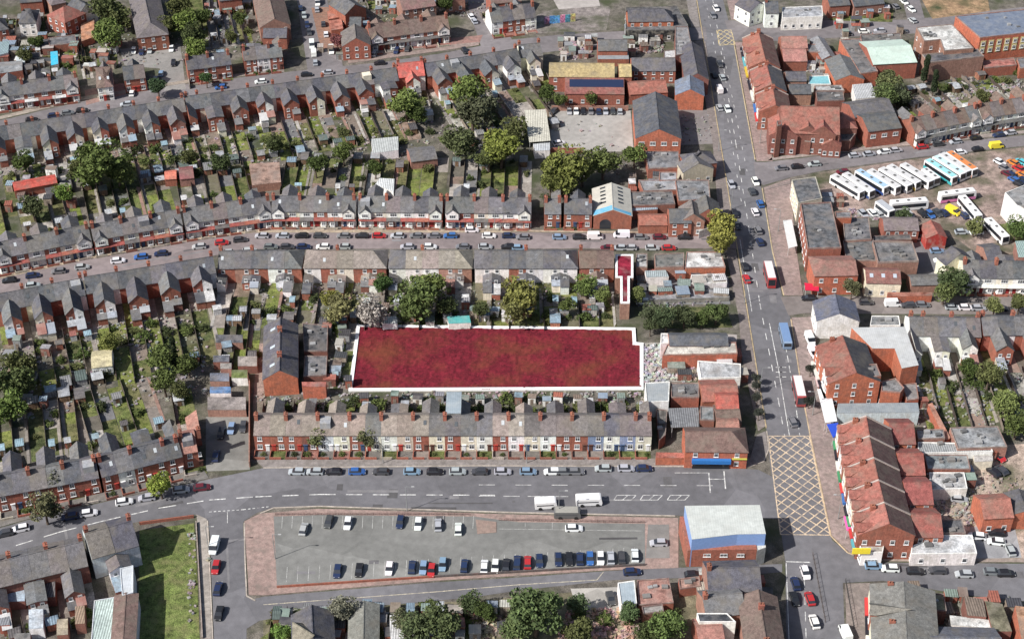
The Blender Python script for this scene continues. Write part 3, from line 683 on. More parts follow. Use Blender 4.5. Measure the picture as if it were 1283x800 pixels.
def carrow(where, items, ang=0.0, px=True, kind='car', group=None, zc=.7, flip=None):
    """items: (px, py, colour[, kind]) left to right; where ends the label"""
    cnt = {}; tot = {}
    for it in items: tot[(it[2], it[3] if len(it) > 3 else 'car')] = tot.get((it[2], it[3] if len(it) > 3 else 'car'), 0) + 1
    for it in items:
        kd = it[3] if len(it) > 3 else 'car'; key = (it[2], kd); cnt[key] = cnt.get(key, 0) + 1
        o = '' if tot[key] == 1 else (f"{ordn(cnt[key])} " if cnt[key] > 1 else 'first ')
        lab = f"{o}{it[2]} {kd}" + (f" from the left" if tot[key] > 1 else '') + f" {where}"
        x, y = at(it[0], it[1], zc); a = ang if len(it) < 5 else it[4]
        if rnd.random() < .5: a += 180
        car(x, y, radians(a + rnd.uniform(-1.5, 1.5)), it[2], lab, kd, group or 'cars parked ' + where.replace('parked ', ''))
def bus_mesh(L, h, w=2.35):
    def f():
        b = MB(); x = L / 2
        prof = [(-x, .35), (x - .1, .35), (x, 1.2), (x - .25, h - .15), (x - .6, h), (-x + .2, h), (-x, h - .2)]
        n = len(prof); b.v += [(a, -w / 2, c) for a, c in prof] + [(a, w / 2, c) for a, c in prof]
        for i in range(n):
            j = (i + 1) % n; b.f.append((i, j, n + j, n + i)); b.m.append(0)
        b.f.append(tuple(range(n))); b.m.append(0); b.f.append(tuple(range(2 * n - 1, n - 1, -1))); b.m.append(0)
        g = MB(); g.box(-x + .4, x - .9, -w / 2 - .02, -w / 2 + .02, 1.35, h - .75); g.box(-x + .4, x - .9, w / 2 - .02, w / 2 + .02, 1.35, h - .75)
        g.hexa([(x - .02, -w / 2 + .12, 1.3), (x + .02, -w / 2 + .12, 1.3), (x + .02, w / 2 - .12, 1.3), (x - .02, w / 2 - .12, 1.3), (x - .27, -w / 2 + .15, h - .35), (x - .21, -w / 2 + .15, h - .35), (x - .21, w / 2 - .15, h - .35), (x - .27, w / 2 - .15, h - .35)])
        hh = MB(); hh.box(-.45, .45, -.4, .4, 0, .14)
        ub = MB(); ub.box(-x + .02, x - .15, -w / 2 - .015, w / 2 + .015, .36, h * .42)
        rf = MB(); rf.box(-x + .3, x - .75, -w / 2 + .06, w / 2 - .06, 0, .03)
        return b.mesh('body', ['paint']), g.mesh('windows', ['glass']), hh.mesh('roof_hatch', ['plain']), ub.mesh('lower_panel', ['paint']), rf.mesh('roof_panel', ['plain'])
    return cached(('bus', L, h), f)
def bus(a, b, label, body=(.72, .72, .72), roof=(.75, .75, .75), lower=None, name='coach', h=3.3, group=None, L=None, hatches=3, hcol=(.12, .12, .12)):
    A = at(*a, h); B = at(*b, h); LL = math.hypot(B[0] - A[0], B[1] - A[1]); L = L or max(7, min(13, round(LL)))
    ms = bus_mesh(L, h); t = thing(name, label, name.replace('_', ' '), ((A[0] + B[0]) / 2, (A[1] + B[1]) / 2, .02), math.atan2(B[1] - A[1], B[0] - A[0]), group)
    bd = link('body', ms[0], t, col=body); link('windows', ms[1], t)
    link('roof_panel', ms[4], t, (0, 0, h + .002), col=roof)
    if lower: link('lower_panel', ms[3], t, col=lower)
    for i in range(hatches): link('roof_hatch', ms[2], t, (-L * .33 + i * L * .3, 0, h + .034), col=hcol)
    w = car_protos('car')[2]
    for sx in (-L * .27, L * .32):
        for sy in (1, -1): link('wheel', w, t, (sx, sy * 1.17, .46), col=(.02, .02, .02), scale=(1.5, 1.3, 1.5))
    return t
# ================================================================ THE GROUND
b = MB(); b.face([(-2600, -800, 0), (2600, -800, 0), (2600, 5200, 0), (-2600, 5200, 0)])
tag(link('ground', b.mesh('ground', ['dirt']), col=(.125, .112, .095)), kind='structure')
AS = (.145, .142, .152); AS2 = (.175, .16, .165); PV = (.22, .198, .188)
main = [(868, -25), (873, 0), (906, 200), (938, 400), (960, 536), (966, 590), (977, 655), (984, 703), (986, 840), (1060, 840), (1056, 728), (1041, 671), (1015, 545), (1007, 503), (991, 400), (980, 372), (968, 316), (954, 238), (946, 200), (919, 51), (906, 0), (902, -25)]
# pavements first (raised), roads are cut round them by lying beside them
sheet('road', main, .020, AS)
sheet('road', [(-30, 678), (0, 661), (60, 644), (165, 621), (262, 600), (330, 586), (600, 583), (880, 584), (950, 588), (974, 600), (980, 650), (950, 648), (846, 645), (650, 641), (400, 633), (343, 635), (322, 642), (306, 652), (300, 665), (262, 665), (256, 650), (244, 644), (177, 652), (100, 672), (0, 700), (-30, 710)], .026, AS)
sheet('road', [(262, 650), (304, 650), (307, 700), (308, 747), (318, 750), (330, 747), (545, 729), (650, 723), (760, 715), (840, 711), (980, 706), (980, 716), (905, 722), (770, 726), (650, 739), (590, 748), (400, 765), (325, 777), (309, 787), (308, 840), (270, 840)], .032, AS)
sheet('road', [(944, 203), (960, 203), (1133, 184), (1310, 167), (1310, 180), (1150, 197), (1030, 214), (991, 222), (957, 232), (948, 228)], .038, AS2)
sheet('road', [(978, 372), (1000, 371), (1310, 372), (1310, 394), (1100, 393), (1010, 392), (988, 395)], .038, (.2, .175, .165))
sheet('road', [(1036, 671), (1062, 692), (1090, 704), (1310, 706), (1310, 755), (1210, 745), (1107, 727), (1050, 730)], .038, AS)
sheet('road', [(908, 26), (1140, 25), (1310, 6), (1310, 20), (1150, 42), (960, 52), (916, 51)], .038, AS2)
sheet('road', [(1125, -25), (1146, -25), (1160, 30), (1138, 30)], .044, AS2)
sheet('road', [(-30, 154), (0, 151), (100, 128), (231, 106), (320, 95), (400, 86), (480, 78), (560, 66), (640, 50), (700, 44), (800, 38), (884, 34), (886, 50), (800, 54), (640, 70), (480, 98), (320, 122), (0, 178), (-30, 182)], .032, AS2)
sheet('road', [(369, -25), (372, 0), (386, 92), (431, 88), (410, 0), (405, -25)], .038, AS2)
sheet('road', [(582, -25), (588, 15), (604, 62), (646, 56), (636, 42), (618, 20), (600, -25)], .038, AS2)
sheet('road', [(150, 62), (178, 58), (226, 56), (233, 112), (206, 114), (200, 86), (156, 82)], .038, (.22, .21, .2))
sheet('road', [(-30, 356), (0, 349), (110, 325), (224, 303), (320, 291), (640, 291), (890, 294), (930, 296), (932, 312), (890, 311), (320, 312), (224, 327), (100, 352), (0, 374), (-30, 380)], .026, (.215, .18, .18))
# pavements
def pave(pts, col=PV, z=.12): return sheet('pavement', pts, z, col, 'paving')
pave([(320, 576), (330, 585.5), (600, 582.5), (880, 583.5), (935, 585), (956, 578), (963, 565), (959, 540), (948, 545), (940, 574)])
pave([(262, 599), (165, 620), (60, 643), (0, 660), (-30, 676), (-30, 662), (0, 650), (60, 634), (165, 608), (255, 588)], (.16, .15, .14), .124)
pave([(862, -25), (867, -25), (872, 0), (877, 34), (866, 34), (860, 0)])
pave([(871, 52), (884, 52), (905, 200), (921, 294), (905, 294), (898, 245), (893, 180), (886, 140)], (.2, .17, .16))
pave([(922, 313), (937, 400), (959, 534), (950, 540), (930, 450), (926, 400), (909, 313)], (.2, .17, .16))
pave([(907, -25), (911, 0), (916, 25), (930, 25), (926, -25)], (.27, .2, .185))
pave([(921, 53), (948, 202), (968, 202), (945, 53)], (.27, .2, .185))
pave([(957, 235), (969, 316), (982, 370), (1006, 370), (996, 300), (990, 224)], (.27, .205, .19))
pave([(992, 398), (1008, 503), (1016, 545), (1042, 670), (1064, 691), (1090, 703), (1082, 690), (1060, 600), (1045, 545), (1026, 470), (1020, 397)], (.27, .21, .195))
pave([(1059, 731), (1062, 840), (1094, 840), (1098, 742), (1090, 730)], (.24, .2, .18))
pave([(246, 644), (259, 650), (267, 840), (256, 840), (248, 660)], (.3, .27, .24))
pave([(-30, 353), (0, 346), (110, 322), (224, 300), (320, 288), (640, 288), (870, 291), (870, 293.2), (640, 290.2), (320, 290.3), (224, 302.4), (110, 324.3), (0, 348.3), (-30, 355)], (.36, .29, .22))
pave([(0, 150), (100, 126.5), (231, 104.5), (320, 93.5), (320, 90.5), (231, 101), (100, 122), (0, 146)], (.3, .26, .22))
pave([(436, 80), (560, 63), (600, 57), (600, 53), (560, 57), (436, 74)], (.26, .2, .18))
pave([(968, 197), (1133, 178), (1300, 162), (1300, 165.5), (1133, 183), (962, 201.5)], (.28, .24, .22))
pave([(1092, 700), (1300, 699), (1300, 704), (1092, 702.5)], (.27, .22, .19))
# yards
sheet('car_park', [(688, 138), (790, 138), (794, 190), (691, 190)], .05, (.33, .315, .295), 'asphalt')
sheet('car_park', [(258, 522), (312, 522), (313, 588), (258, 590)], .05, (.2, .195, .18))
sheet('coach_yard', [(1000, 228), (1030, 216), (1150, 199), (1310, 182), (1310, 300), (1240, 330), (1200, 300), (1130, 276), (1060, 266), (1030, 252)], .05, (.27, .205, .18), 'dirt')
sheet('yard', [(850, 138), (888, 138), (897, 180), (852, 182)], .055, (.2, .18, .175), 'asphalt')
sheet('yard', [(800, 346), (912, 346), (915, 381), (797, 381)], .055, (.2, .2, .205), 'asphalt')
sheet('yard', [(1140, 304), (1180, 300), (1195, 344), (1150, 345)], .06, (.17, .165, .17), 'asphalt')
sheet('yard', [(1140, 620), (1185, 560), (1283, 556), (1300, 700), (1140, 703)], .05, (.38, .3, .25), 'dirt')
sheet('yard', [(1215, 660), (1270, 655), (1280, 698), (1222, 700)], .06, (.28, .28, .29), 'asphalt')
sheet('yard', [(715, 737), (775, 735), (778, 762), (722, 762)], .05, (.36, .34, .31), 'asphalt')
sheet('yard', [(800, 430), (862, 428), (864, 478), (808, 478)], .05, (.38, .35, .33), 'dirt')
sheet('waste_ground', [(1151, -8), (1236, -12), (1240, 14), (1168, 24)], .05, (.3, .2, .12), 'dirt')
sheet('yard', [(390, 10), (440, 8), (446, 60), (402, 62)], .05, (.25, .14, .1), 'paving')
sheet('yard', [(440, 62), (490, 58), (494, 72), (444, 78)], .055, (.3, .24, .22), 'paving')
sheet('yard', [(495, 56), (605, 44), (600, 56), (500, 70)], .055, (.26, .15, .13), 'paving')
sheet('yard', [(640, 30), (740, -4), (765, 10), (760, 38), (640, 44)], .055, (.2, .175, .165), 'dirt')
sheet('yard', [(682, -20), (745, -20), (752, 8), (700, 12)], .06, (.36, .33, .31), 'asphalt')
sheet('drive', [(106, 113), (155, 104), (158, 118), (108, 132)], .055, (.26, .16, .14), 'paving')
sheet('lane', [(322, 430), (333, 430), (333, 520), (316, 520)], .055, (.25, .19, .165), 'dirt')
sheet('lawn', [(175, 664), (243, 655), (247, 720), (252, 840), (172, 840)], .06, (.125, .16, .045), 'grass')
sheet('lawn', [(968, 190), (1050, 192), (1065, 186), (1130, 174), (1131, 178), (1066, 190), (970, 197)], .06, GRN, 'grass')
sheet('lawn', [(1036, 14), (1120, 12), (1118, 28), (1040, 26)], .06, GRN, 'grass')
sheet('lawn', [(211, 0), (256, 0), (258, 70), (235, 70)], .06, GRN, 'grass')
sheet('lawn', [(120, 62), (146, 60), (148, 85), (122, 84)], .06, GRN, 'grass')
sheet('lawn', [(325, 800), (370, 768), (380, 800)], .06, GRN, 'grass')
sheet('lawn', [(1245, 282), (1300, 275), (1300, 310), (1262, 300)], .06, GRN, 'grass')
sheet('lawn', [(185, 602), (215, 596), (212, 610), (192, 616)], .13, (.13, .16, .03), 'grass')
sheet('back_gardens', [(330, 765), (590, 752), (880, 728), (880, 840), (330, 840)], .03, (.17, .15, .1), 'dirt')
sheet('lawn', [(812, 385), (910, 384), (918, 410), (812, 412)], .05, (.07, .085, .03), 'grass')
for i, pts in enumerate([[(1000, 0), (1003, 0)]]): pass
# long-term car park with brick surround
sheet('brick_paving', [(306, 653), (326, 643), (400, 637), (650, 644.5), (850, 648.5), (850, 711), (760, 714), (545, 727), (334, 745), (312, 745)], .10, (.3, .215, .19), 'paving')
sheet('car_park', [(343, 647), (400, 645), (595, 647), (650, 654), (808, 656), (808, 707), (700, 713), (545, 722), (347, 735)], .13, (.195, .195, .185))
sheet('car_park', [(812, 657), (838, 657), (839, 699), (809, 699)], .13, (.21, .2, .19))
sheet('brick_island', [(596, 651), (622, 654), (622, 667), (598, 669)], .22, (.26, .19, .16), 'paving')
# kerbs
KB = (.42, .37, .32)
strip('kerb', [(326, 643), (343, 636), (400, 634), (650, 642), (846, 646)], .35, .14, KB, 'paving', z0=0)
strip('kerb', [(330, 586), (600, 583.3), (880, 584.3), (936, 585.5), (957, 578), (963.5, 562), (960.5, 540)], .3, .14, KB, 'paving', z0=0)
strip('kerb', [(873, 0), (906, 200), (938, 400), (960, 536)], .3, .14, (.42, .33, .2), 'paving', z0=0)
strip('kerb', [(919, 52), (946, 200)], .3, .14, (.5, .4, .25), 'paving', z0=0)
strip('kerb', [(955, 236), (968, 316), (982, 370)], .3, .14, (.5, .4, .25), 'paving', z0=0)
strip('kerb', [(991, 400), (1007, 503), (1015, 545), (1041, 671), (1062, 692), (1090, 703.5)], .3, .14, (.5, .38, .25), 'paving', z0=0)
strip('kerb', [(260, 652), (268, 835)], .3, .14, KB, 'paving', z0=0)
strip('kerb', [(306, 655), (307, 700), (309, 746), (320, 752)], .3, .14, KB, 'paving', z0=0)
strip('kerb', [(0, 348.8), (110, 324.8), (224, 302.9), (320, 291), (640, 291)], .25, .14, (.45, .38, .28), 'paving', z0=0)
# painted markings
Wt = (.62, .62, .6); YL = (.6, .48, .25)
strip('road_marking', [(20, 683), (75, 666), (130, 652), (200, 636), (262, 626), (320, 622), (400, 619), (620, 620)], .3, .05, Wt, dash=(4, 2.6))
strip('road_marking', [(600, 607), (900, 608)], .18, .05, Wt, dash=(4, 5))
strip('road_marking', [(600, 621), (760, 622)], .18, .05, Wt, dash=(4, 2))
for x in (775, 808, 842):
    strip('road_marking', [(x - 2, 620), (x + 22, 620), (x + 16, 626), (x - 6, 626), (x - 2, 620)], .18, .05, Wt)
    strip('road_marking', [(x + 12, 620), (x + 5, 626)], .16, .056, Wt)
strip('road_marking', [(888, 592), (890, 617)], .3, .05, Wt); strip('road_marking', [(907, 590), (909, 612)], .3, .05, Wt); strip('road_marking', [(845, 592), (888, 592)], .15, .05, Wt)
strip('road_marking', [(889, 600), (907, 600)], .2, .056, Wt)
strip('road_marking', [(262, 641), (305, 638), (340, 634)], .25, .05, Wt, dash=(.6, .5)); strip('road_marking', [(285, 641), (285, 655)], .15, .05, Wt)
strip('road_marking', [(893, 0), (922, 180), (938, 285), (952, 380), (975, 500), (983, 545)], .22, .05, Wt, dash=(3, 4))
strip('road_marking', [(884, 0), (912, 150), (930, 260)], .18, .05, Wt, dash=(2, 5))
strip('road_marking', [(905, 60), (936, 215)], .18, .05, Wt, dash=(2, 5))
strip('road_marking', [(964, 405), (975, 460), (989, 545)], .2, .05, Wt); strip('road_marking', [(982, 420), (996, 500), (1002, 545)], .2, .05, Wt, dash=(3, 1.5))
strip('road_marking', [(927, 300), (942, 390)], .18, .05, Wt); strip('road_marking', [(985, 703), (1015, 704)], .3, .05, Wt)
strip('road_marking', [(985, 705), (990, 840)], .18, .05, Wt); strip('road_marking', [(1007, 706), (1010, 800)], .18, .05, Wt, dash=(3, 2))
strip('road_marking', [(330, 757), (545, 741), (650, 732), (748, 726), (756, 716)], .2, .05, (.5, .45, .34))
for x in (972, 977):   # bus-lane bars
    for y in (460, 466, 472): strip('road_marking', [(x, y), (x + 8, y)], .25, .056, Wt)
def hatch(name, quad, Wm, Lm, step, lw, z, col):
    Q = ats(quad); b = MB()
    def mp(u, v):
        u /= Wm; v /= Lm; return tuple(Q[0][i] * (1 - u) * (1 - v) + Q[1][i] * u * (1 - v) + Q[2][i] * u * v + Q[3][i] * (1 - u) * v for i in range(2))
    def line(p, q_, dz):
        d = math.hypot(q_[0] - p[0], q_[1] - p[1]);
        if d < .3: return
        nx, ny = -(q_[1] - p[1]) / d * lw / 2, (q_[0] - p[0]) / d * lw / 2
        b.prism([(p[0] - nx, p[1] - ny), (q_[0] - nx, q_[1] - ny), (q_[0] + nx, q_[1] + ny), (p[0] + nx, p[1] + ny)], z - .003, z + dz, 0, False)
    c = -Lm
    while c < Wm:      # u - v = c
        line(mp(max(c, 0), max(-c, 0)), mp(min(Wm, c + Lm), min(Lm, Wm - c)), 0); c += step
    c = step * .5
    while c < Wm + Lm:  # u + v = c
        line(mp(min(c, Wm), max(0, c - Wm)), mp(max(0, c - Lm), min(c, Lm)), .004); c += step
    for i in range(4): line(Q[i], Q[(i + 1) % 4], .008)
    tag(link(name, b.mesh(name, ['line']), col=col), kind='structure')
hatch('box_junction_marking', [(962.5, 546), (1014, 546), (1040, 670), (978, 669)], 11, 34, 2.9, .3, .05, (.6, .47, .33))
hatch('box_junction_marking', [(898, 38), (916, 38), (921, 56), (901, 57)], 6, 9, 2.6, .28, .05, YL)
# bays
for i in range(34):
    x = 343 + 12.6 * i
    if x < 592 or 640 < x < 0: strip('bay_marking', [(x + 11, 646.5), (x + 10, 662)], .12, .14, (.42, .42, .4))
for i in range(36):
    x = 360 + 13.6 * i
    if x < 805: yy = 733 - (x - 347) * .057; strip('bay_marking', [(x, yy - 22), (x - 1.2, yy - 3)], .12, .14, (.42, .42, .4))
strip('bay_marking', [(625, 662.5), (805, 665)], .12, .14, (.42, .42, .4))
for x in (658, 692): strip('bay_marking', [(x, 655), (x, 663)], .12, .145, (.42, .42, .4))

# ================================================================ THE RED PLOT (map overlay with white outline, modelled as rough ground)
def plot():
    P = [(449, 407), (794, 411), (795, 429), (804, 430), (804, 485), (439, 487)]
    Wp = ats(P, .6); cx, cy = at(620, 450, 0)
    xs = [p[0] for p in Wp]; ys = [p[1] for p in Wp]
    def inside(x, y):
        c = False
        for i in range(6):
            (x1, y1), (x2, y2) = Wp[i], Wp[(i + 1) % 6]
            if (y1 > y) != (y2 > y) and x < (x2 - x1) * (y - y1) / (y2 - y1) + x1: c = not c
        return c
    from mathutils import noise as N
    b = MB(); st = .8; n = int((max(xs) - min(xs)) / st) + 1; m = int((max(ys) - min(ys)) / st) + 1; idx = {}
    for j in range(m + 1):
        for i in range(n + 1):
            x = min(xs) + i * st; y = min(ys) + j * st
            idx[i, j] = len(b.v); h = .2 + .3 * max(0, N.noise((x * .13, y * .13, 1)) + .35) + .22 * N.noise((x * .6, y * .6, 4)) + .2 * N.noise((x * 1.5, y * 1.5, 9))
            b.v.append((x, y, max(.08, h)))
    for j in range(m):
        for i in range(n):
            x = min(xs) + (i + .5) * st; y = min(ys) + (j + .5) * st
            if inside(x, y): b.f.append((idx[i, j], idx[i + 1, j], idx[i + 1, j + 1], idx[i, j + 1])); b.m.append(0)
    o = link('red_map_overlay', b.mesh('red_map_overlay', ['map_overlay']), col=(.14, .010, .02))
    tag(o, 'red map overlay on the large plot, modelled as rough low ground', 'map overlay', kind='stuff')
    b = MB(); wd = .95
    for i in range(6):
        (x0, y0), (x1, y1) = Wp[i], Wp[(i + 1) % 6]; L = math.hypot(x1 - x0, y1 - y0); ux, uy = (x1 - x0) / L, (y1 - y0) / L; nx, ny = -uy * wd / 2, ux * wd / 2; e = wd / 2 if i % 2 else -wd / 2 - .003
        e0 = wd / 2 + .002 * i; b.prism([(x0 - ux * e0 - nx, y0 - uy * e0 - ny), (x1 + ux * e0 - nx, y1 + uy * e0 - ny), (x1 + ux * e0 + nx, y1 + uy * e0 + ny), (x0 - ux * e0 + nx, y0 - uy * e0 + ny)], 0, .5 + .006 * i)
    o = link('white_map_outline', b.mesh('white_map_outline', ['plain']), col=(.85, .85, .85))  # outline of the map overlay, modelled as a low raised band
    tag(o, 'white map outline running round the large dark red plot', 'boundary')
plot()

# ================================================================ TERRACES
r1w = [BR, BR, BR, BRD, GW, CR, BR, CR, WH, BG, BR, CR, BR, CR, WH, BR, WH, CR, WH, BR, BR, BL, WH, BL, CR]
r1r = [BE, BE, BE, BE, BE, BE, BE, SL2, BE, BE, BE, SL2, SL2, SL2, SL2, BE, BE, SLW, SLW, SLW, SLW, SLW, SLW, SLW, SLW]
terrace('r1', 'the long car-park row', (319, 520.5), (816, 520.5), 25, 'S', 8.4, 5.5, 8.2, r1w, r1r, 'plain', G=9, front=3.2, wing=(.5, 4.6, 4.4, 5.8), lawn=.15, gard='yard')
terrace('r2', 'the curving left row', (-8, 597), (120, 573), 6, 'S', 8.4, 5.4, 8.1, [BR, BR, BRD, BR], [SL, SL2, SLW, SL2], 'plain', G=33, front=3.0, lawn=.5)
terrace('r2', 'the curving left row', (121, 573), (222, 547.5), 5, 'S', 8.4, 5.4, 8.1, [BR, WH, BR, BR, BR], [SL, SL2, SL, SL], 'plain', G=33, front=3.0, start=7, lawn=.5)
terrace('r2', 'the curving left row', (223, 543), (251, 538), 1, 'S', 8.0, 5.9, 8.6, [BR], [RP], 'plain', G=26, front=3.0, start=12)
bl = [((-10, 305), (110, 281.5), 6, 1), ((113, 281.5), (225, 262.5), 6, 7), ((228, 261.5), (337, 246.3), 6, 13), ((341, 245.8), (446, 246), 6, 19), ((449.5, 246), (555, 247), 6, 25), ((558.5, 247), (666, 248), 6, 31)]
r3c = [[BR, BR, WH, BR, CR, WH], [BR, BR, CR, BR, CR, BR], [WH, WH, BR, WH, WH, WH], [WH, CR, WH, BR, WH, WH], [WH, CR, WH, WH, WH, BR], [WH, BR, CR, WH, WH, WH]]
r3s = [(.26, .07, .06), (.26, .07, .06), (.12, .11, .11), (.26, .07, .06), (.3, .1, .07)]
for (a, b_, n, s), w_ in zip(bl, r3c):
    terrace('r3%d' % s, 'the bay-fronted middle rows', a, b_, n, 'S', 8.4, 5.5, 8.2, w_, [SL2, SL2, SLW, SL2, SL, SL2], 'bay', G=31, front=1.7, wing=(.52, 5.0, 4.7, 6.3), start=s, sides=r3s, lawn=.5, wcol=[BR, BRD, WH])
terrace('r3x', 'the brick trio by the warehouse', (682, 249), (703, 249), 1, 'S', 8.0, 5.3, 8.0, [BR], [SL2], 'plain', G=8, front=1.5)
terrace('r3y', 'the brick trio by the warehouse', (707, 249), (742, 249.5), 2, 'S', 8.0, 5.3, 8.0, [BR], [SL], 'plain', G=8, front=1.5, start=2)
# rows seen from behind
terrace('r4', 'the row above the left gardens', (-10, 370), (103, 348.5), 6, 'N', 8.4, 5.4, 8.1, [BR, BR, CR, BR, BR, WH], [SL, SL2, SL, SL, SL2, SL], 'rear', G=37, wing=(.58, 6.4, 5.3, 7.5), lawn=.55)
terrace('r4b', 'the row above the left gardens', (105, 347.5), (267, 321.5), 8, 'N', 8.4, 5.4, 8.1, [BR, WH, BR, BR, BR, BR, BR, WH], [SL, SL2, SL, SL, SL2, SL2, SL, SL], 'rear', G=36, wing=(.58, 6.4, 5.3, 7.5), start=7, lawn=.55)
HB = 'the hipped middle-street blocks'
wg = (.5, 3.6, 2.6, 3.6)
terrace('r4c', HB, (274, 315), (378, 314.5), 5, 'N', 9.0, 5.4, 8.1, [BR, BRP, BR, WH, BR], [SL2, SL2, SL, SL2, SL2], 'rear', G=22, hips=(1, 0), wing=wg, wcol=[BR, WH, GW], lawn=.35, chims=3)
terrace('r4d', HB, (382, 314.5), (484, 314.5), 5, 'N', 9.0, 5.4, 8.1, [WH, BR, CR, BR, BR], [BE], 'rear', G=22, hips=(1, 1), wing=wg, start=6, wcol=[BR, WH, GW], lawn=.35, chims=3)
terrace('r4e', HB, (488, 314.5), (591, 314.5), 5, 'N', 9.0, 5.4, 8.1, [WH, WH, WH, PK, BRP], [SL2, BE, BE, BE, BE], 'rear', G=22, hips=(1, 1), wing=wg, start=11, wcol=[BR, WH, GW], lawn=.35, chims=3)
terrace('r4f', HB, (595, 314.5), (723, 314.5), 6, 'N', 9.0, 5.4, 8.1, [WH, WH, BR, WH, WH, WH], [SL2, SL2, SL, SL2, SL, SL2], 'rear', G=22, hips=(1, 1), wing=wg, start=16, wcol=[RP, WH, GW], lawn=.8, chims=3)
terrace('r4g', HB, (725.5, 314.5), (769, 314.5), 2, 'N', 9.0, 5.4, 8.0, [BR, BR], [BN], 'rear', G=21, wing=(.6, 4, 2.6, 4.2), start=22, wcol=[RP], lawn=.8)
TS = 'the long top-street row'
r5w = [BR, BR, WH, BR, BR, BRP, BR, CR, BR]; r5r = [SL, SL2, SL, SL, SL2, SL, SLW, SL]
terrace('r5', TS, (-8, 160), (230, 123), 15, 'N', 8.2, 5.4, 8.1, r5w, r5r, 'rear', G=31, wing=(.6, 6.4, 5.3, 7.4), lawn=.5)
terrace('r5b', TS, (231, 121.5), (496, 85), 17, 'N', 8.2, 5.4, 8.1, r5w[::-1], r5r, 'rear', G=31, wing=(.6, 6.4, 5.3, 7.4), start=16, lawn=.45)
terrace('r5c', TS, (497, 80), (530, 77), 2, 'N', 8.6, 6.0, 9.0, [BR, WH], [(.5, .12, .1)], 'rear', G=20, wing=(.5, 4.5, 5.4, 7.4), start=33)
terrace('r5d', TS, (531, 80), (648, 61), 8, 'N', 8.2, 5.4, 8.1, [BR, BR, BR, BRP, BR, BR, WH, WH], [SL, SL2, SL, SL], 'rear', G=40, wing=(.6, 6.4, 5.3, 7.4), start=35, lawn=.2)
terrace('r5e', TS, (649, 57), (677, 54), 2, 'N', 8.2, 5.4, 8.1, [CR, CR], [SL2], 'rear', G=16, wing=(.5, 6.0, 5.2, 7.0), start=43, lawn=.2, wcol=[CR])
TT = 'the short rows above top street'
terrace('r6', TT, (-8, 106), (96, 93), 6, 'S', 8.4, 5.4, 8.1, [WH, WH, BR, BR, BR, BR], [SL2, SL, SL2], 'bay', G=22, front=1.6, sides=[(.5, .5, .5), (.26, .07, .06)])
terrace('r6b', TT, (119, 85.5), (138, 83.5), 2, 'S', 13, 5.4, 9.5, [WH, WH], [BN], 'plain', G=10, front=4, hips=(1, 1), start=7, chims=0, frontwall=False)
terrace('r6c', TT, (153, 84), (180, 81), 2, 'S', 8.4, 5.2, 8.0, [BR, BR], [SL], 'plain', G=0, front=2, start=9, chims=0, frontwall=False)
terrace('r6d', TT, (232, 72), (287, 65), 4, 'S', 8.4, 5.4, 8.1, [BR], [SL], 'plain', G=9, front=2, start=11, wing=(.5, 0, 4, 5))
terrace('r6e', TT, (303, 60), (352, 55), 3, 'S', 8.4, 5.2, 8.0, [BR, WH, BR], [SLW, SL2], 'plain', G=12, front=2.5, start=15)
terrace('r6f', TT, (460, 31), (560, 19), 6, 'S', 9, 5.2, 8.6, [BR, BR, BR, WH, BR, BR], [BN, BN, BN, BN], 'bay', G=12, front=3.4, start=18, sides=[(.12, .11, .11)])
terrace('r6g', TT, (612, 11), (668, 4), 4, 'S', 9, 5.2, 8.6, [WH, BR, BR, WH], [SL2, SL], 'plain', G=8, front=3.2, start=24)
# right-hand side
terrace('r8', 'the upper right street terrace', (1139, 149), (1222, 132), 6, 'S', 8.6, 5.5, 8.3, [BR, WH, WH, CR, WH, WH], [BN, SLW], 'bay', G=26, front=1.4, sides=[(.1, .1, .1)], wing=(.5, 5, 4.6, 6.4))
terrace('r8b', 'the upper right street terrace', (1224, 131), (1310, 118), 6, 'S', 8.6, 5.5, 8.3, [WH, CR, WH, WH, WH, BR], [BN, SLW], 'bay', G=26, front=1.4, start=7, sides=[(.1, .1, .1)], wing=(.5, 5, 4.6, 6.4))
terrace('r9', 'the white right-edge row', (1206, 326), (1310, 328), 5, 'S', 8.6, 5.6, 8.4, [CR, WH, CR, WH, WH], [SL2, SL], 'bay', G=6, front=1.5, sides=[(.7, .68, .62)], wing=(.5, 3.5, 4.6, 6))
terrace('r10', 'the white-winged right row', (1139, 397), (1228, 399), 5, 'N', 8.8, 5.6, 8.4, [WH, WH, WH, WH, BR], [SL2, SLW, SL2], 'rear', G=34, wing=(.52, 6.5, 5.2, 7.0), wcol=[WH, WH, CR], lawn=.4)
terrace('r10b', 'the white-winged right row', (1229, 397), (1310, 396), 4, 'N', 8.8, 5.6, 8.4, [BR, WH, BR, BR], [SL2, SL], 'rear', G=34, start=6, wing=(.52, 6.5, 5.2, 7.0), wcol=[BR], lawn=.4)
# bottom left
BLR = 'the bottom left row'
terrace('r7', BLR, (-12, 706), (104, 678), 5, 'N', 10, 5.6, 8.4, [BRD], [SLW, SL2, SL2], 'rear', G=14, wing=(.5, 6, 4.4, 5.8), lawn=.3, wcol=[BR, BRD])
terrace('r7b', BLR, (106, 669), (165, 652), 2, 'N', 10.5, 6.6, 9.6, [GW, GW], [SLW, SL2], 'rear', G=0, start=6, wing=(.45, 5, 4.6, 5.8), wcol=[BRP, GW])

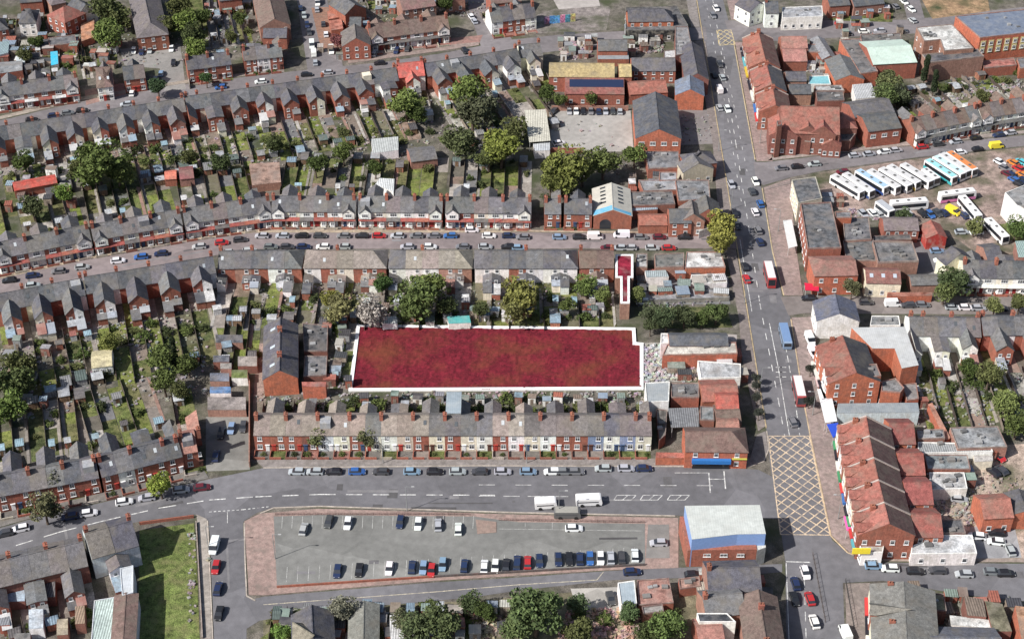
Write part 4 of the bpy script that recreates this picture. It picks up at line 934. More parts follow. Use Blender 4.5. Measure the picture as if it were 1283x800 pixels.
plots((0, 80), (96, 72), 9, 16, 'at the top left edge', .4)
plots((255, 62), (318, 55), 6, 30, 'behind the brick row', .6)
plots((462, 12), (560, 0), 8, 14, 'behind the brown-roofed row', .5)
plots((612, -2), (672, -8), 6, 14, 'at the top centre', .4)
plots((336, 812), (600, 806), 14, 11, 'along the bottom edge', .6)
plots((1040, 2), (1120, -4), 6, 14, 'above the green verge', .6)
plots((275, 470), (322, 468), 3, 30, 'beside the brown lane', .5)
plots((412, 488), (440, 488), 2, 36, 'left of the red plot', .5)

plots((104, 100), (118, 98), 3, 26, 'left of the hipped white house', .6)
plots((256, 24), (326, 18), 8, 26, 'at the top above the brick row', .5)
plots((60, 40), (98, 34), 4, 12, 'below the red-roofed house', .5)
plots((0, 46), (56, 42), 6, 14, 'at the very top left', .5)
sheet('lane', [(258, 4), (284, 2), (290, 58), (262, 62)], .115, (.17, .165, .165))
plots((380, 56), (432, 52), 0 or 4, 10, 'beside the upper side street', .2) if False else None
plots((1130, 620), (1180, 620), 4, 16, 'behind the red-tiled rear wings', .1)
plots((1180, 470), (1290, 474), 9, 20, 'in the middle of the right-hand side', .6) if False else None
# ================================================================ OTHER BUILDINGS
# the big hall-like block end-on left of the plot
gab('long slate-roofed block with an orange brick gable end, left of the red plot', (351, 397), (350, 464), 8.4, 5.6, 9.0, OR, SL, 'building', st=0, chim=2, sky=3, name='apartment_block')
flatb('low orange brick wing beside the long slate-roofed block', [(378, 478), (409, 478), (408, 484), (379, 484)], 4.2, OR, (.3, .1, .08), par=0)
flatb('dark flat-roofed outbuildings behind the long slate-roofed block', [(379, 405), (411, 408), (410, 440), (381, 440)], 3.0, BRD, (.1, .1, .105), vents=4)
flatb('grey flat-roofed outbuilding with a light hatch behind the slate-roofed block', [(382, 446), (410, 446), (409, 470), (380, 472)], 3.2, BRD, (.16, .16, .17), vents=3)
# west of the main road, top
flatb('black-fronted corner pub building with a grey roof', [(784, 10), (848, 8), (862, 32), (862, 38), (784, 38)], 4.5, (.02, .02, .022), (.1, .1, .105), wmat='render', st=1, gap=4, par=.2)
gab('orange brick upper storey of the black-fronted pub', (786, 12), (843, 11), 9.5, 6.6, 8, OR, SL, hips=(0, 1), st=2, gap=3, z0=1.2)
gab('grey-roofed brick building behind the cluttered flat roofs', (749, 50), (786, 50), 7.5, 5.0, 6.5, BR, SL2, st=1)
flatb('low grey-roofed extension before the brick building', [(749, 64), (787, 64), (788, 74), (749, 74)], 3.0, BR, (.25, .27, .29), par=0, rmat='clean')
gab('long building under a mossy yellow roof', (688, 79), (770, 80), 8.5, 6.0, 10, BR, (.36, .29, .15), st=2, gap=4)
gab('small building under a mossy yellow roof', (775, 81), (791, 81), 8.2, 6.0, 9, BR, (.36, .29, .15), st=1)
t = gab('red brick building carrying a long row of solar panels', (708, 98), (782, 98.5), 7.5, 4.6, 11, BR, (.22, .09, .08), st=1, gap=3.5)
b = MB(); s_ = (7.5 - 4.6) / 5.5; b.slab([(1.5, 2.2, 4.6 + s_ * 2.2 + .25), (20.0, 2.2, 4.6 + s_ * 2.2 + .25), (20.0, 4.9, 4.6 + s_ * 4.9 + .25), (1.5, 4.9, 4.6 + s_ * 4.9 + .25)], .06)
link('solar_panel', b.mesh('solar_panel', ['paint']), t, col=(.02, .03, .07))
gab('long grey-roofed brick range beside the corner shops', (791, 73), (846, 73), 7.5, 5.0, 9, BR, SL2, st=2, sky=0)
gab('red-tiled low building behind the grey hall', (786, 104), (834, 101), 6.0, 4.0, 9, BR, RT, st=0)
flatb('grey flat-roofed shops along the main road, topmost', [(846, 34), (862, 34), (868, 66), (846, 70)], 6.5, BRD, (.22, .22, .23), vents=3)
flatb('white-roofed block between the grey shops', [(832, 64), (856, 62), (858, 72), (832, 73)], 5.5, BRD, (.5, .5, .5), par=.2)
gab('grey-roofed shop row along the main road', (866, 52), (874, 92), 8.5, 6.0, 8, BRD, SL, st=2, faces='E')
gab('blue-grey roofed shop with an orange gable end', (864, 94), (865, 112), 8.0, 5.6, 9.5, OR, (.16, .19, .25), st=0)
gab('large grey-roofed hall with an orange brick gable', (821, 115), (826, 162), 10.5, 7.0, 14.5, OR, SL, name='hall', st=2, gap=3.2, ww=1.8)
panel('ribbed white and yellow workshop roof beside the pale car park', [(657, 138), (684, 137), (690, 176), (663, 178)], 4, (.55, .53, .45), 'ribbed', 'workshop', 'workshop_roof')
for i in range(6): pass
flatb('small white lean-to below the ribbed workshop roof', [(668, 180), (689, 178), (689, 188), (670, 189)], 3.0, WH, (.5, .52, .54), par=0, rmat='ribbed')
flatb('grey flat-roofed store below the orange gable hall', [(808, 190), (850, 190), (852, 210), (812, 212)], 3.6, BR, (.2, .205, .22), vents=2)
gab('hipped slate-roofed building beside the main road yard', (872, 183), (880, 197), 8, 5.4, 10, BR, SL, hips=(1, 1), st=1)
gab('beige-gabled building beside the main road', (868, 193), (876, 205), 7.6, 5, 10, BG, SL2, st=1)
flatb('long red wall building beside the lower yard', [(826, 216), (848, 216), (848, 226), (826, 227)], 4, OR, (.3, .3, .32), vents=1)
# arched warehouse
t = gab('white-roofed warehouse with a blue front edge and arched brick doorway', (766, 229), (768, 263), 7.0, 4.8, 11.5, BR, (.46, .43, .37), name='warehouse', rmat='clean', st=0)
_a = at(766, 229, 7.0); _b = at(768, 263, 7.0); L0 = math.hypot(_a[0] - _b[0], _a[1] - _b[1]); s_ = 2.2 / 5.75
for (y0, y1, x0) in [(.0, 5.6, L0 - 2.6), (5.9, 11.4, L0 - 1.6)]:
    z_ = lambda y: 4.8 + s_ * min(y, 11.5 - y) + .15
    b = MB(); b.slab([(x0, y0, z_(y0)), (L0 - .1, y0, z_(y0)), (L0 - .1, y1, z_(y1)), (x0, y1, z_(y1))], .05); link('blue_roof_edge', b.mesh('blue_roof_edge', ['clean']), t, col=(.12, .38, .58))
for i in range(5):
    for y0 in (2.2, 7.6):
        x0 = 1.2 + i * (L0 - 5) / 5; b = MB(); y1 = y0 + 1.6
        b.slab([(x0, y0, z_(y0) + .03), (x0 + .8, y0, z_(y0) + .03), (x0 + .8, y1, z_(y1) + .03), (x0, y1, z_(y1) + .03)], .05); link('skylight', b.mesh('skylight', ['glass']), t)
b = MB(); b.v += [(L0 + .03, 3.6 + 1.7 * cos(pi * i / 10), 1.9 + 1.7 * sin(pi * i / 10)) for i in range(11)] + [(L0 + .03, 1.9, .1), (L0 + .03, 5.3, .1)]; b.f.append(tuple(range(13))); b.m.append(0)
link('arched_doorway', b.mesh('arched_doorway', ['glass']), t)
flatb('grey flat-roofed workshop behind the arched warehouse', [(800, 226), (850, 226), (852, 238), (806, 240)], 4.0, BR, (.25, .255, .27), vents=3)
flatb('cluttered dark flat-roofed workshop right of the warehouse', [(788, 241), (842, 240), (846, 256), (790, 258)], 4.2, BRD, (.13, .13, .135), vents=7)
flatb('long pale blue-grey roofed shed right of the warehouse', [(788, 256), (822, 253), (824, 262), (790, 264)], 3.4, BR, (.3, .36, .42), par=0, rmat='ribbed')
flatb('broad grey flat roof behind the corner houses', [(846, 226), (888, 226), (890, 250), (850, 252)], 4.8, BR, (.19, .195, .205), vents=4)
gab('low building under a dark red roof beside the warehouse', (800, 270), (836, 270), 4.6, 3.2, 6, BR, RT, st=0)
gab('brick corner house with a slate roof and gable to the street', (838, 262), (866, 262), 7.6, 5.2, 7.5, BR, SL, st=2)
gab('brick gabled house beside the olive green tree', (866, 250), (869, 268), 8.0, 5.4, 7, BRP, SLW, st=2)
gab('slate-roofed house nearest the main road by the olive tree', (884, 244), (888, 262), 8.4, 5.6, 8, BR, SL2, st=2)
flatb('white lean-to beside the olive green tree', [(876, 283), (890, 276), (892, 284), (876, 290)], 2.6, WH, (.5, .5, .48), par=0)
# small red map marker, modelled as a flat-roofed house with white parapet
flatb('dark red flat-roofed house with a narrow rear strip, edged by a white parapet', [(771, 319), (793.5, 319), (793.5, 348), (789, 348), (789, 380), (777.2, 380), (777.2, 348), (771, 348)], 5.6, BRP, (.2, .012, .03), par=.2, pw=.65, pcol=(.82, .82, .82), name='red_map_marker', cat='house')
# burnt-out / flat roofs on the corner
flatb('grey-white patched flat roof nearest the crimson-roofed house', [(797, 318), (811, 318), (811, 335), (797, 335)], 3.8, BRP, (.38, .38, .38), vents=3)  # the crimson-roofed house is the small red map marker
flatb('dark grey flat roof between the patched white roofs', [(820, 319), (857, 317), (857, 334), (821, 335)], 4.0, BRP, (.14, .145, .14), vents=1)
flatb('white patched corner roof with a dark stain', [(860, 316), (903, 316), (909, 335), (858, 336)], 3.8, OR, (.5, .49, .48), vents=4)
flatb('pale teal-grey roofed shed in the corner yard', [(808, 339), (834, 338), (838, 346), (810, 347)], 3.2, WH, (.33, .38, .39), par=0, rmat='ribbed')
flatb('low white ruined store in the corner yard', [(866, 345), (908, 343), (911, 354), (864, 356)], 2.2, WH, (.42, .42, .4), vents=5)
flatb('long grey flat roof at the foot of the corner yard', [(800, 364), (912, 361), (914, 373), (800, 377)], 1.3, (.2, .19, .18), (.24, .245, .26), vents=3)
# block east of the plot
gab('dark slate-roofed long building above the rubble yard', (838, 420), (912, 420), 6.6, 5.3, 5.4, BR, SL, st=0)
flatb('white flat roof with an orange brick wall beside the rubble yard', [(836, 432), (922, 429), (924, 443), (830, 445)], 4.8, OR, (.52, .49, .44), vents=2)
flatb('small white block at the left of the slate building', [(828, 418), (838, 418), (838, 430), (828, 431)], 5.0, WH, (.6, .6, .6))
flatb('pale grey flat roof beside the rubble, nearest the road', [(874, 452), (928, 456), (928, 473), (878, 474)], 3.5, WH, (.42, .43, .44), par=.2)
flatb('light grey flat-roofed store at the corner of the red plot', [(808, 480), (839, 478), (838, 503), (810, 504)], 5.0, WH, (.3, .325, .34), par=.2, rmat='clean')
flatb('dark ribbed flat roofs behind the red-roofed shops', [(840, 480), (876, 480), (876, 498), (841, 498)], 4.4, BR, (.12, .12, .125), vents=4)
gab('upper red-tiled shop on the main road side', (878, 483), (924, 482), 6.5, 4.8, 8.5, BR, RT, st=1)
gab('lower red-tiled shop on the main road side', (896, 495), (925, 495), 6.8, 4.6, 10, BR, (.36, .1, .08), st=1)
panel('ribbed grey yard roof between the shops and the terrace', [(837, 511), (875, 510), (876, 534), (841, 535)], 3.6, (.2, .205, .215), 'ribbed', 'canopy', 'yard_roof')
flatb('grey flat block above the corner shops', [(877, 509), (894, 510), (895, 527), (877, 526)], 4.6, BRD, (.2, .215, .22))
gab('brownish low roof above the corner shops', (896, 514), (927, 513), 5.4, 4.2, 7, BRP, BN, st=0)
gab('pinkish roof close above the corner shops', (898, 527), (926, 527), 5.4, 4.4, 5, BRP, RP, st=0)
t = gab('orange brick corner shop range with brownish roof and blue shopfront', (858, 540), (936, 541), 8.2, 5.6, 9.0, OR, BN, st=2, gap=4.6, hips=(0, 1), name='shop_range', cat='shop')
b = MB(); b.box(1.8, 11.5, -1.0, -.02, 2.2, 3.3); link('shop_sign', b.mesh('shop_sign', ['plain']), t, col=(.03, .16, .45))
b = MB(); b.box(2, 11.2, -.3, -.02, .1, 2.2); link('shop_window', b.mesh('shop_window', ['glass']), t, col=(.03, .16, .45))
b = MB(); b.box(11.8, 15.5, -.35, -.02, 3.2, 3.5); link('sign_band', b.mesh('sign_band', ['plain']), t, col=(.5, .5, .1))
flatb('orange brick yard wall building left of the blue shopfront', [(822, 566), (868, 567), (868, 573), (822, 573)], 2.6, OR, (.35, .12, .09), par=0)
flatb('dark lean-to beside the end of the long row', [(822, 512), (836, 514), (834, 545), (826, 552)], 3.0, BRD, (.15, .14, .13), vents=2)
# white-roofed corner building
P5 = [(858, 633), (952, 632), (959.5, 668), (924, 668.5), (867, 675)]
t = flatb('corner building with a large white roof, blue fascia and brick base', P5, 9.0, (.2, .33, .55), (.5, .525, .5), wmat='plain', par=0, rmat='clean', name='white_roofed_building')
t.location.z = 0
P6 = ats([(866, 673), (959, 668), (953, 633), (858, 634)], 9.0); cx, cy, P = centred(P6); k = Vector = None
t2 = thing('brick_ground_floor', 'brick lower storeys under the blue fascia of the white-roofed corner building', 'building', (cx, cy, 0))
b = MB(); b.prism([(P[0][0] - .6, P[0][1] - .5), (P[0][0] + 15.5, P[0][1] - .2), (P[0][0] + 15.5, P[3][1]), (P[3][0] - .9, P[3][1] + .4)], 0, 5.4); link('wall', b.mesh('wall', ['brick']), t2, col=BR)
for i in range(3): put_win(t2, P[0][0] + 4 + i * 3.9, P[0][1] - .47 + .08, 3.2, 1.7, 1.0)
b = MB(); b.prism([(P[0][0] + 15.6, P[0][1] - .3), (P[1][0] + .4, P[1][1] - .6), (P[1][0] + .4, P[1][1] + 6), (P[0][0] + 15.6, P[0][1] + 6)], 0, 5.2); link('side_wall', b.mesh('side_wall', ['render']), t2, col=(.5, .5, .47))
# bottom middle
gab('grey slate-roofed house right of the brick yard below the slip road', (885, 712), (952, 710), 8.0, 5.4, 9.5, BRP, SL, st=2, chim=1)
gab('patched grey-roofed building below the slate-roofed house', (880, 748), (930, 742), 7.2, 5.0, 8, BRP, LG, st=0, chim=1)
flatb('dark flat roof between two patched roofs at the bottom', [(873, 768), (911, 768), (922, 779), (876, 779)], 6.0, WH, (.07, .075, .085), par=.2)
gab('red-roofed lean-to at the bottom edge of the picture', (872, 785), (905, 782), 5.6, 4.2, 7, BR, RP, st=0)
gab('long brown-roofed range at the bottom by the road', (950, 738), (964, 830), 8.0, 5.8, 8.5, BRP, BN, st=0, chim=2)
flatb('pale blue flat-roofed garage by the small pale yard', [(774, 730), (795, 727), (798, 756), (778, 758)], 4.0, WH, (.33, .39, .43), par=.2, rmat='clean')
flatb('reddish flat roof right of the pale blue garage', [(798, 727), (838, 724), (844, 755), (800, 758)], 3.2, BR, (.33, .18, .15), vents=4)
flatb('small walled brick yard store below the slip road', [(850, 725), (876, 722), (878, 734), (852, 738)], 2.6, BR, (.28, .17, .14), vents=2)
flatb('round-ended grey shed roof among the bottom gardens', [(804, 760), (830, 757), (832, 766), (806, 769)], 3.4, BRD, (.26, .25, .24), vents=0)
gab('small house with a pale pyramid roof at the bottom', (376, 785), (384, 790), 8.5, 4.5, 10, BRP, (.2, .18, .14), hips=(1, 1), st=0)
gab('tall beige-walled house with a dark roof side at the bottom', (390, 757), (392, 800), 8.0, 5.4, 9, BG, SL, st=0)
gab('grey-roofed long outbuilding at the bottom edge', (456, 752), (455, 800), 5.0, 3.8, 6.5, BRD, (.2, .19, .17), st=0)
flatb('narrow white-topped greenhouse at the bottom edge', [(488, 770), (504, 768), (506, 800), (489, 800)], 2.8, WH, (.5, .5, .5), par=0, rmat='ribbed')
flatb('white light roof beyond the bottom gardens', [(508, 766), (522, 770), (540, 800), (520, 800)], 2.6, WH, (.45, .46, .44), par=0)
# bottom-left outbuildings
flatb('pale green-white corrugated roof behind the light-walled end house', [(118, 752), (148, 747), (150, 830), (112, 830)], 4.2, GW, (.42, .5, .47), par=.15, rmat='ribbed')
gab('brown mono-roofed long wing beside the grass plot', (158, 742), (152, 830), 5.8, 5.2, 5, GW, BN, st=0)
flatb('white flat roof of the tall end wing beside the grass plot', [(150, 712), (167, 708), (167, 742), (153, 746)], 5.8, GW, (.5, .53, .56), par=.15, rmat='clean')
for i, (x, y, w_, h_, c, d) in enumerate([(20, 745, 22, 16, (.35, .45, .55), 'pale blue'), (60, 735, 18, 26, (.14, .13, .13), 'dark grey'), (45, 775, 18, 24, (.45, .5, .55), 'whitish'), (5, 770, 14, 26, (.25, .26, .28), 'grey'), (78, 785, 14, 20, (.45, .38, .28), 'sandy'), (100, 770, 12, 22, (.3, .22, .16), 'brown'), (28, 800, 20, 14, (.2, .2, .2), 'charcoal')]):
    flatb(f'{d} flat-roofed outbuilding behind the bottom left row', [(x - w_ / 2, y - h_ / 2), (x + w_ / 2, y - h_ / 2 - 1), (x + w_ / 2, y + h_ / 2 - 1), (x - w_ / 2, y + h_ / 2)], 2.8 + .3 * (i % 3), rnd.choice([BR, WH, BRD]), c, par=0, rmat=rnd.choice(['flat', 'ribbed']), group='outbuildings behind the bottom left row')
# column of sheds right of the left gardens
for i, (x, y, w_, h_, c, d) in enumerate([(287, 424, 34, 10, (.1, .1, .11), 'dark pitched'), (277, 449, 20, 8, (.13, .14, .17), 'slate blue'), (283, 458, 14, 7, (.3, .28, .26), 'beige'), (275, 472, 24, 10, (.17, .19, .24), 'grey-blue'), (300, 468, 20, 10, (.12, .15, .05), 'mossy green'), (276, 488, 26, 8, (.1, .2, .38), 'bright blue'), (284, 505, 48, 16, (.25, .22, .21), 'wide mottled grey'), (310, 452, 24, 12, (.27, .24, .22), 'pale gravelly')]):
    flatb(f'{d} shed roof in the column right of the left gardens', [(x - w_ / 2, y - h_ / 2), (x + w_ / 2, y - h_ / 2), (x + w_ / 2, y + h_ / 2), (x - w_ / 2, y + h_ / 2)], 2.5 + .25 * (i % 3), rnd.choice([WH, BRP, BRD]), c, par=0, rmat='flat', group='sheds in a column right of the left gardens', cat='shed', name='shed')
gab('yellow-roofed white conservatory in the left gardens', (114, 446), (140, 443), 4.4, 3.2, 7, WH, (.5, .46, .28), st=1, gap=1.6, ww=1.2, name='conservatory', cat='conservatory')
flatb('white double canopy roof among the back gardens', [(465, 174), (499, 171), (499, 188), (467, 192)], 3, WH, (.45, .47, .46), par=0, rmat='ribbed')
flatb('white ribbed canopy over a yard behind the bay-fronted rows', [(476, 223), (494, 224), (493, 240), (470, 231)], 3.4, WH, (.6, .62, .62), par=0, rmat='ribbed')
gab('large red garage among the upper left gardens', (16, 231), (70, 221), 3.8, 3.0, 5, BR, (.4, .08, .06), st=0)
gab('small orange-roofed garage among the left gardens', (206, 216), (221, 215), 3.8, 2.8, 5, BR, (.5, .15, .1), st=0)
gab('maroon-roofed garage beside the orange-roofed one', (224, 214), (242, 212), 4.0, 3.0, 7, BRP, (.2, .08, .08), st=0)
flatb('bright turquoise pond cover roof near the top left', [(63, 65), (72, 64), (73, 80), (64, 82)], 2.4, WH, (.05, .45, .65), par=0, rmat='clean', cat='shed', name='shed')
flatb('brown flat garden building roof among the upper gardens', [(312, 205), (350, 203), (352, 228), (316, 232)], 2.8, BRP, (.3, .2, .16), par=0)
gab('wide grey garage in the middle gardens', (512, 190), (545, 186), 4.4, 3.0, 8, BRP, SL2, st=0)
flatb('teal flat shed roof just above the red plot', [(560, 396), (588, 395), (590, 404), (562, 405)], 2.4, WH, (.1, .38, .37), par=0, rmat='clean', cat='shed', name='shed')
flatb('white shed roof just above the red plot', [(480, 396), (497, 396), (498, 405), (479, 405)], 2.4, WH, (.5, .51, .5), par=0, rmat='ribbed', cat='shed', name='shed')
gab('flat blue-grey dormer extension breaking the long row\'s roof', (559, 503), (578, 503), 8.6, 8.3, 8.0, WH, (.28, .32, .36), st=0, rmat='clean', name='roof_extension')
# top left houses
gab('grey hipped house with a white ground floor at the top left', (24, 12), (45, 11), 8.5, 5.4, 10, WH, SL, hips=(1, 1), st=2, faces='S', name='house', cat='house')
gab('brick house at the top left corner', (-6, 22), (6, 20), 8.5, 5.4, 9, BR, SL, hips=(0, 1), st=2, name='house', cat='house')
gab('red-roofed brick house with a cross gable at the top left', (68, 14), (94, 2), 9.0, 5.8, 10, BR, RT, hips=(1, 1), st=2, name='house', cat='house')
gab('white-walled grey-roofed house beside the terracotta wall', (92, -3), (108, 6), 8.5, 5.6, 8, WH, SL, st=2, name='house', cat='house')
flatb('terracotta walled yard building beside the big tree', [(101, 30), (118, 24), (118, 46), (102, 52)], 2.6, OR, (.45, .22, .13), par=0)
flatb('row of low brick garages near the top left houses', [(60, 48), (94, 44), (96, 54), (62, 58)], 3.0, BR, (.14, .14, .15), par=.2)
flatb('grey extension behind the top left terrace', [(0, 78), (28, 76), (28, 88), (0, 92)], 3.2, BR, (.22, .23, .24), par=0)
flatb('small white shed behind the top left terrace', [(20, 72), (31, 71), (31, 79), (21, 80)], 2.4, WH, (.5, .55, .58), par=0, rmat='clean', cat='shed', name='shed')
flatb('teal-roofed shed at the left edge near the top', [(-4, 53), (12, 51), (10, 66), (-4, 70)], 3.0, GW, (.25, .33, .35), par=0, rmat='ribbed', cat='shed', name='shed')
gab('long slate block with a brick gable end above the cul-de-sac', (177, -22), (190, 36), 9, 6, 11, BR, SLW, hips=(0, 1), st=2, name='apartment_block')
gab('brick block with a slate side behind the side street', (333, -20), (344, 24), 9, 6, 11, BRP, BN, st=2, name='house', cat='house')
gab('lower red brick wing at the end of the brick block', (330, 36), (360, 36), 6.4, 4.6, 7, BR, SL, st=0)
gab('hipped slate house right of the side street', (424, -8), (445, 6), 8.5, 5.6, 9, BR, SL, st=1, name='house', cat='house')
gab('small gabled brick house right of the side street', (438, 22), (453, 22), 7.5, 5, 8, BR, SL, st=1, name='house', cat='house')
gab('brick end house with twin gables left of the brown-roofed row', (444, 30), (446, 48), 8.6, 5.6, 10, BR, SLW, st=2, name='house', cat='house')
gab('pinkish brick house behind the brown-roofed row', (500, -2), (542, -8), 8.4, 5.6, 9, BRP, (.2, .12, .11), st=2, name='house', cat='house')
gab('brick house at the top behind the green garden', (612, -10), (650, -14), 8.4, 5.6, 9, BR, BN, st=2, name='house', cat='house')
flatb('orange-red garage roofs beside the side street, upper', [(410, 14), (424, 12), (425, 22), (412, 24)], 2.8, BR, (.42, .17, .12), par=0)
flatb('orange-red garage roofs beside the side street, lower', [(412, 26), (428, 24), (430, 36), (415, 38)], 2.8, BR, (.38, .15, .11), par=0)
gab('grey-roofed house cut by the top edge at the far left', (24, -12), (52, -14), 8.5, 5.6, 9, BR, SL, st=1, name='house', cat='house')
gab('slate-roofed house cut by the top edge left of the red roof', (58, -8), (76, -12), 8.5, 5.6, 9, BRP, SLW, hips=(1, 1), st=1, name='house', cat='house')
gab('brick house cut by the top edge right of the green strip', (272, -14), (300, -17), 8.5, 5.6, 9, BR, SL, st=1, name='house', cat='house')
gab('slate-roofed house cut by the top edge in the upper centre', (556, -16), (580, -18), 8.5, 5.6, 9, BRP, SL, st=1, name='house', cat='house')
# east of the main road, top
t = gab('white-walled grey-roofed house at the top of the main road', (933, -6), (952, 4), 8.5, 6.0, 9, WH, SL, st=2, name='house', cat='house')
gab('white house with a brick chimney block beside it', (958, 2), (975, 2), 8.5, 6.0, 9, WH, SL, st=2, chim=1)
flatb('grey flat roofs over a white shop beside the cross street', [(980, 10), (1030, 8), (1031, 21), (980, 23)], 5.0, WH, (.3, .31, .33), st=1, vents=3)
gab('brick house with a grey roof above the green verge', (1036, -4), (1062, -6), 7, 5, 8, BR, SL, st=1, name='house', cat='house')
gab('long brick bungalow with slate roof above the green verge', (1066, -4), (1104, -8), 6.5, 4.4, 8, BRP, SL, st=1, name='house', cat='house')
panel('small dark bus shelter on the green verge', [(1066, 20), (1080, 20), (1080, 24), (1066, 24)], 2.5, (.08, .08, .09), 'plain', 'shelter', 'bus_shelter')
# big orange works
flatb('large orange brick works with a blue-grey roof and cream window panels', [(1197, 21), (1300, 11), (1300, 40), (1228, 48)], 9.5, OR, (.15, .18, .24), st=0, faces='S', par=.3, vents=4, rmat='clean')
P7 = ats([(1228, 48), (1300, 40)], 9.5); r_ = math.atan2(P7[1][1] - P7[0][1], P7[1][0] - P7[0][0])
tw = bpy.data.objects[[o.name for o in COL.objects if str(o.get('label', '')).startswith('large orange brick works')][0]]
for i in range(7):
    b = MB(); b.box(i * 3.1 + .6, i * 3.1 + 2.6, -.1, -.02, 3.3, 8.3); o = link('cream_panel', b.mesh('cream_panel', ['plain']), tw, (P7[0][0] - tw.location[0], P7[0][1] - tw.location[1], 0), r_, (.6, .52, .26))
    put_win(o, i * 3.1 + 1.6, -.11, 6.4, 1.3, 1.4); put_win(o, i * 3.1 + 1.6, -.11, 3.8, 1.3, 1.4)
flatb('brick block with a blotchy white flat roof', [(1148, 35), (1193, 31), (1220, 61), (1183, 64), (1178, 50), (1158, 52)], 9, BRP, (.55, .55, .53), st=2, gap=4, vents=9)
flatb('long charcoal-roofed brick warehouse below the blotchy white roof', [(1155, 69), (1225, 62), (1233, 71), (1164, 79)], 7.5, BRP, (.09, .09, .1), name='warehouse', par=.3)
flatb('long red brick boundary range below the orange works', [(1231, 77), (1270, 73), (1274, 82), (1233, 86)], 3.6, BR, (.3, .12, .1), par=.3)
flatb('low grey-roofed works at the right edge below the orange works', [(1274, 74), (1300, 70), (1300, 84), (1278, 86)], 4, OR, (.15, .16, .18))
t = gab('pale mint-roofed warehouse with a brick base', (1086, 60), (1141, 57), 8.5, 6.4, 17, BR, (.46, .53, .51), st=0, rmat='clean', name='warehouse')
flatb('dark grey flat-roofed workshop left of the mint-roofed warehouse', [(1052, 50), (1078, 49), (1100, 90), (1078, 93)], 5.5, OR, (.14, .14, .145), vents=3)
gab('grey-roofed brick building with a tan roof slope by the workshop', (1052, 68), (1066, 94), 7, 5, 10, OR, SL2, st=0)
flatb('dark cluttered flat roof below the cross street', [(1078, 44), (1128, 42), (1130, 52), (1080, 56)], 4, BRD, (.14, .14, .14), vents=6)
gab('curved grey lean-to range behind the red-roofed shops', (1024, 45), (1040, 70), 5.5, 4.2, 5, BRD, (.2, .205, .22), st=0)
# red-tiled shops along the main road
for i, (a, b_) in enumerate([((950, 40), (959, 76)), ((960, 80), (967, 106)), ((968, 110), (972, 132))]):
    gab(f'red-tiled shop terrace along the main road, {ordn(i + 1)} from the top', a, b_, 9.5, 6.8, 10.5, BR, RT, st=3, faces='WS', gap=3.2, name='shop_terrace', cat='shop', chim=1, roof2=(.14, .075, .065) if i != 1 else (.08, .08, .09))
gab('pale red-roofed rear range behind the shop terrace', (978, 46), (1011, 46), 7.5, 5.2, 8, BR, RP, st=2, name='rear_range')
gab('lower pink-red roofed rear range behind the shop terrace', (980, 62), (1010, 62), 6, 4, 10, BR, RP, st=0, name='rear_range')
flatb('orange brick lean-to beside the pink-red roofs', [(1012, 56), (1029, 56), (1030, 66), (1012, 66)], 4.4, OR, (.17, .17, .18))
gab('slate-roofed rear wing, upper, behind the shop terrace', (984, 90), (1010, 90), 6.5, 4.6, 6, BRP, SL, st=0, name='rear_range')
gab('slate-roofed rear wing, lower, behind the shop terrace', (988, 106), (1016, 106), 6.5, 4.6, 6, BRP, SL, st=0, name='rear_range')
flatb('turquoise flat roof behind the shop terrace', [(1014, 96), (1038, 95), (1041, 106), (1013, 106)], 3.5, WH, (.2, .45, .5), par=.2, rmat='clean')
flatb('whitish flat roof below the turquoise roof', [(1020, 108), (1054, 107), (1058, 114), (1022, 114)], 3.6, BRP, (.42, .43, .43), vents=3)
flatb('dark roof with a white skylight below the whitish roof', [(1022, 115), (1056, 115), (1058, 126), (1024, 127)], 4.2, BRD, (.1, .1, .105), vents=2)
flatb('white barrel-roofed store above the grey hall', [(1068, 106), (1092, 104), (1098, 122), (1072, 124)], 4.5, WH, (.45, .46, .47), par=0, rmat='ribbed')
# red sandstone-like hall with gables
gab('large red-roofed hall with tall gables on the corner of two streets', (978, 133), (1052, 135), 13.5, 8.0, 15, BRD, RT, st=0, name='church_hall', cat='hall')
gab('gabled front bay with big windows on the large red-roofed hall', (1031, 138), (1032, 158), 11.0, 7.8, 8.5, BRD, RT, st=2, gap=2.5, name='gabled_hall', cat='hall')
gab('corner gable of the large red-roofed hall nearest the main road', (981, 140), (983, 161), 10.0, 7.2, 9, BRD, RT, st=2, gap=3, name='gabled_hall', cat='hall')
gab('hipped red end of the large red-roofed hall', (1054, 140), (1058, 152), 9.0, 6.4, 9, BRD, RT, hips=(0, 1), st=1, name='gabled_hall', cat='hall')
flatb('grey flat porch roof between the gables of the red hall', [(1000, 158), (1018, 160), (1016, 178), (1001, 176)], 5, BRD, (.35, .34, .33), vents=1)
flatb('low dark-roofed porch at the right of the red hall', [(1050, 166), (1072, 168), (1066, 176), (1048, 176)], 4.2, BRD, (.1, .1, .105))
gab('grey-roofed hall with brick base, left slope, beside the red hall', (1064, 131), (1114, 124), 8.5, 6.4, 10, BR, SL2, st=0, name='hall', cat='hall')
gab('grey-roofed hall with four white windows facing the street', (1080, 147), (1122, 142), 8.2, 6.2, 12, BR, SL, st=1, gap=3, ww=1.8, z0=3.5, name='hall', cat='hall')
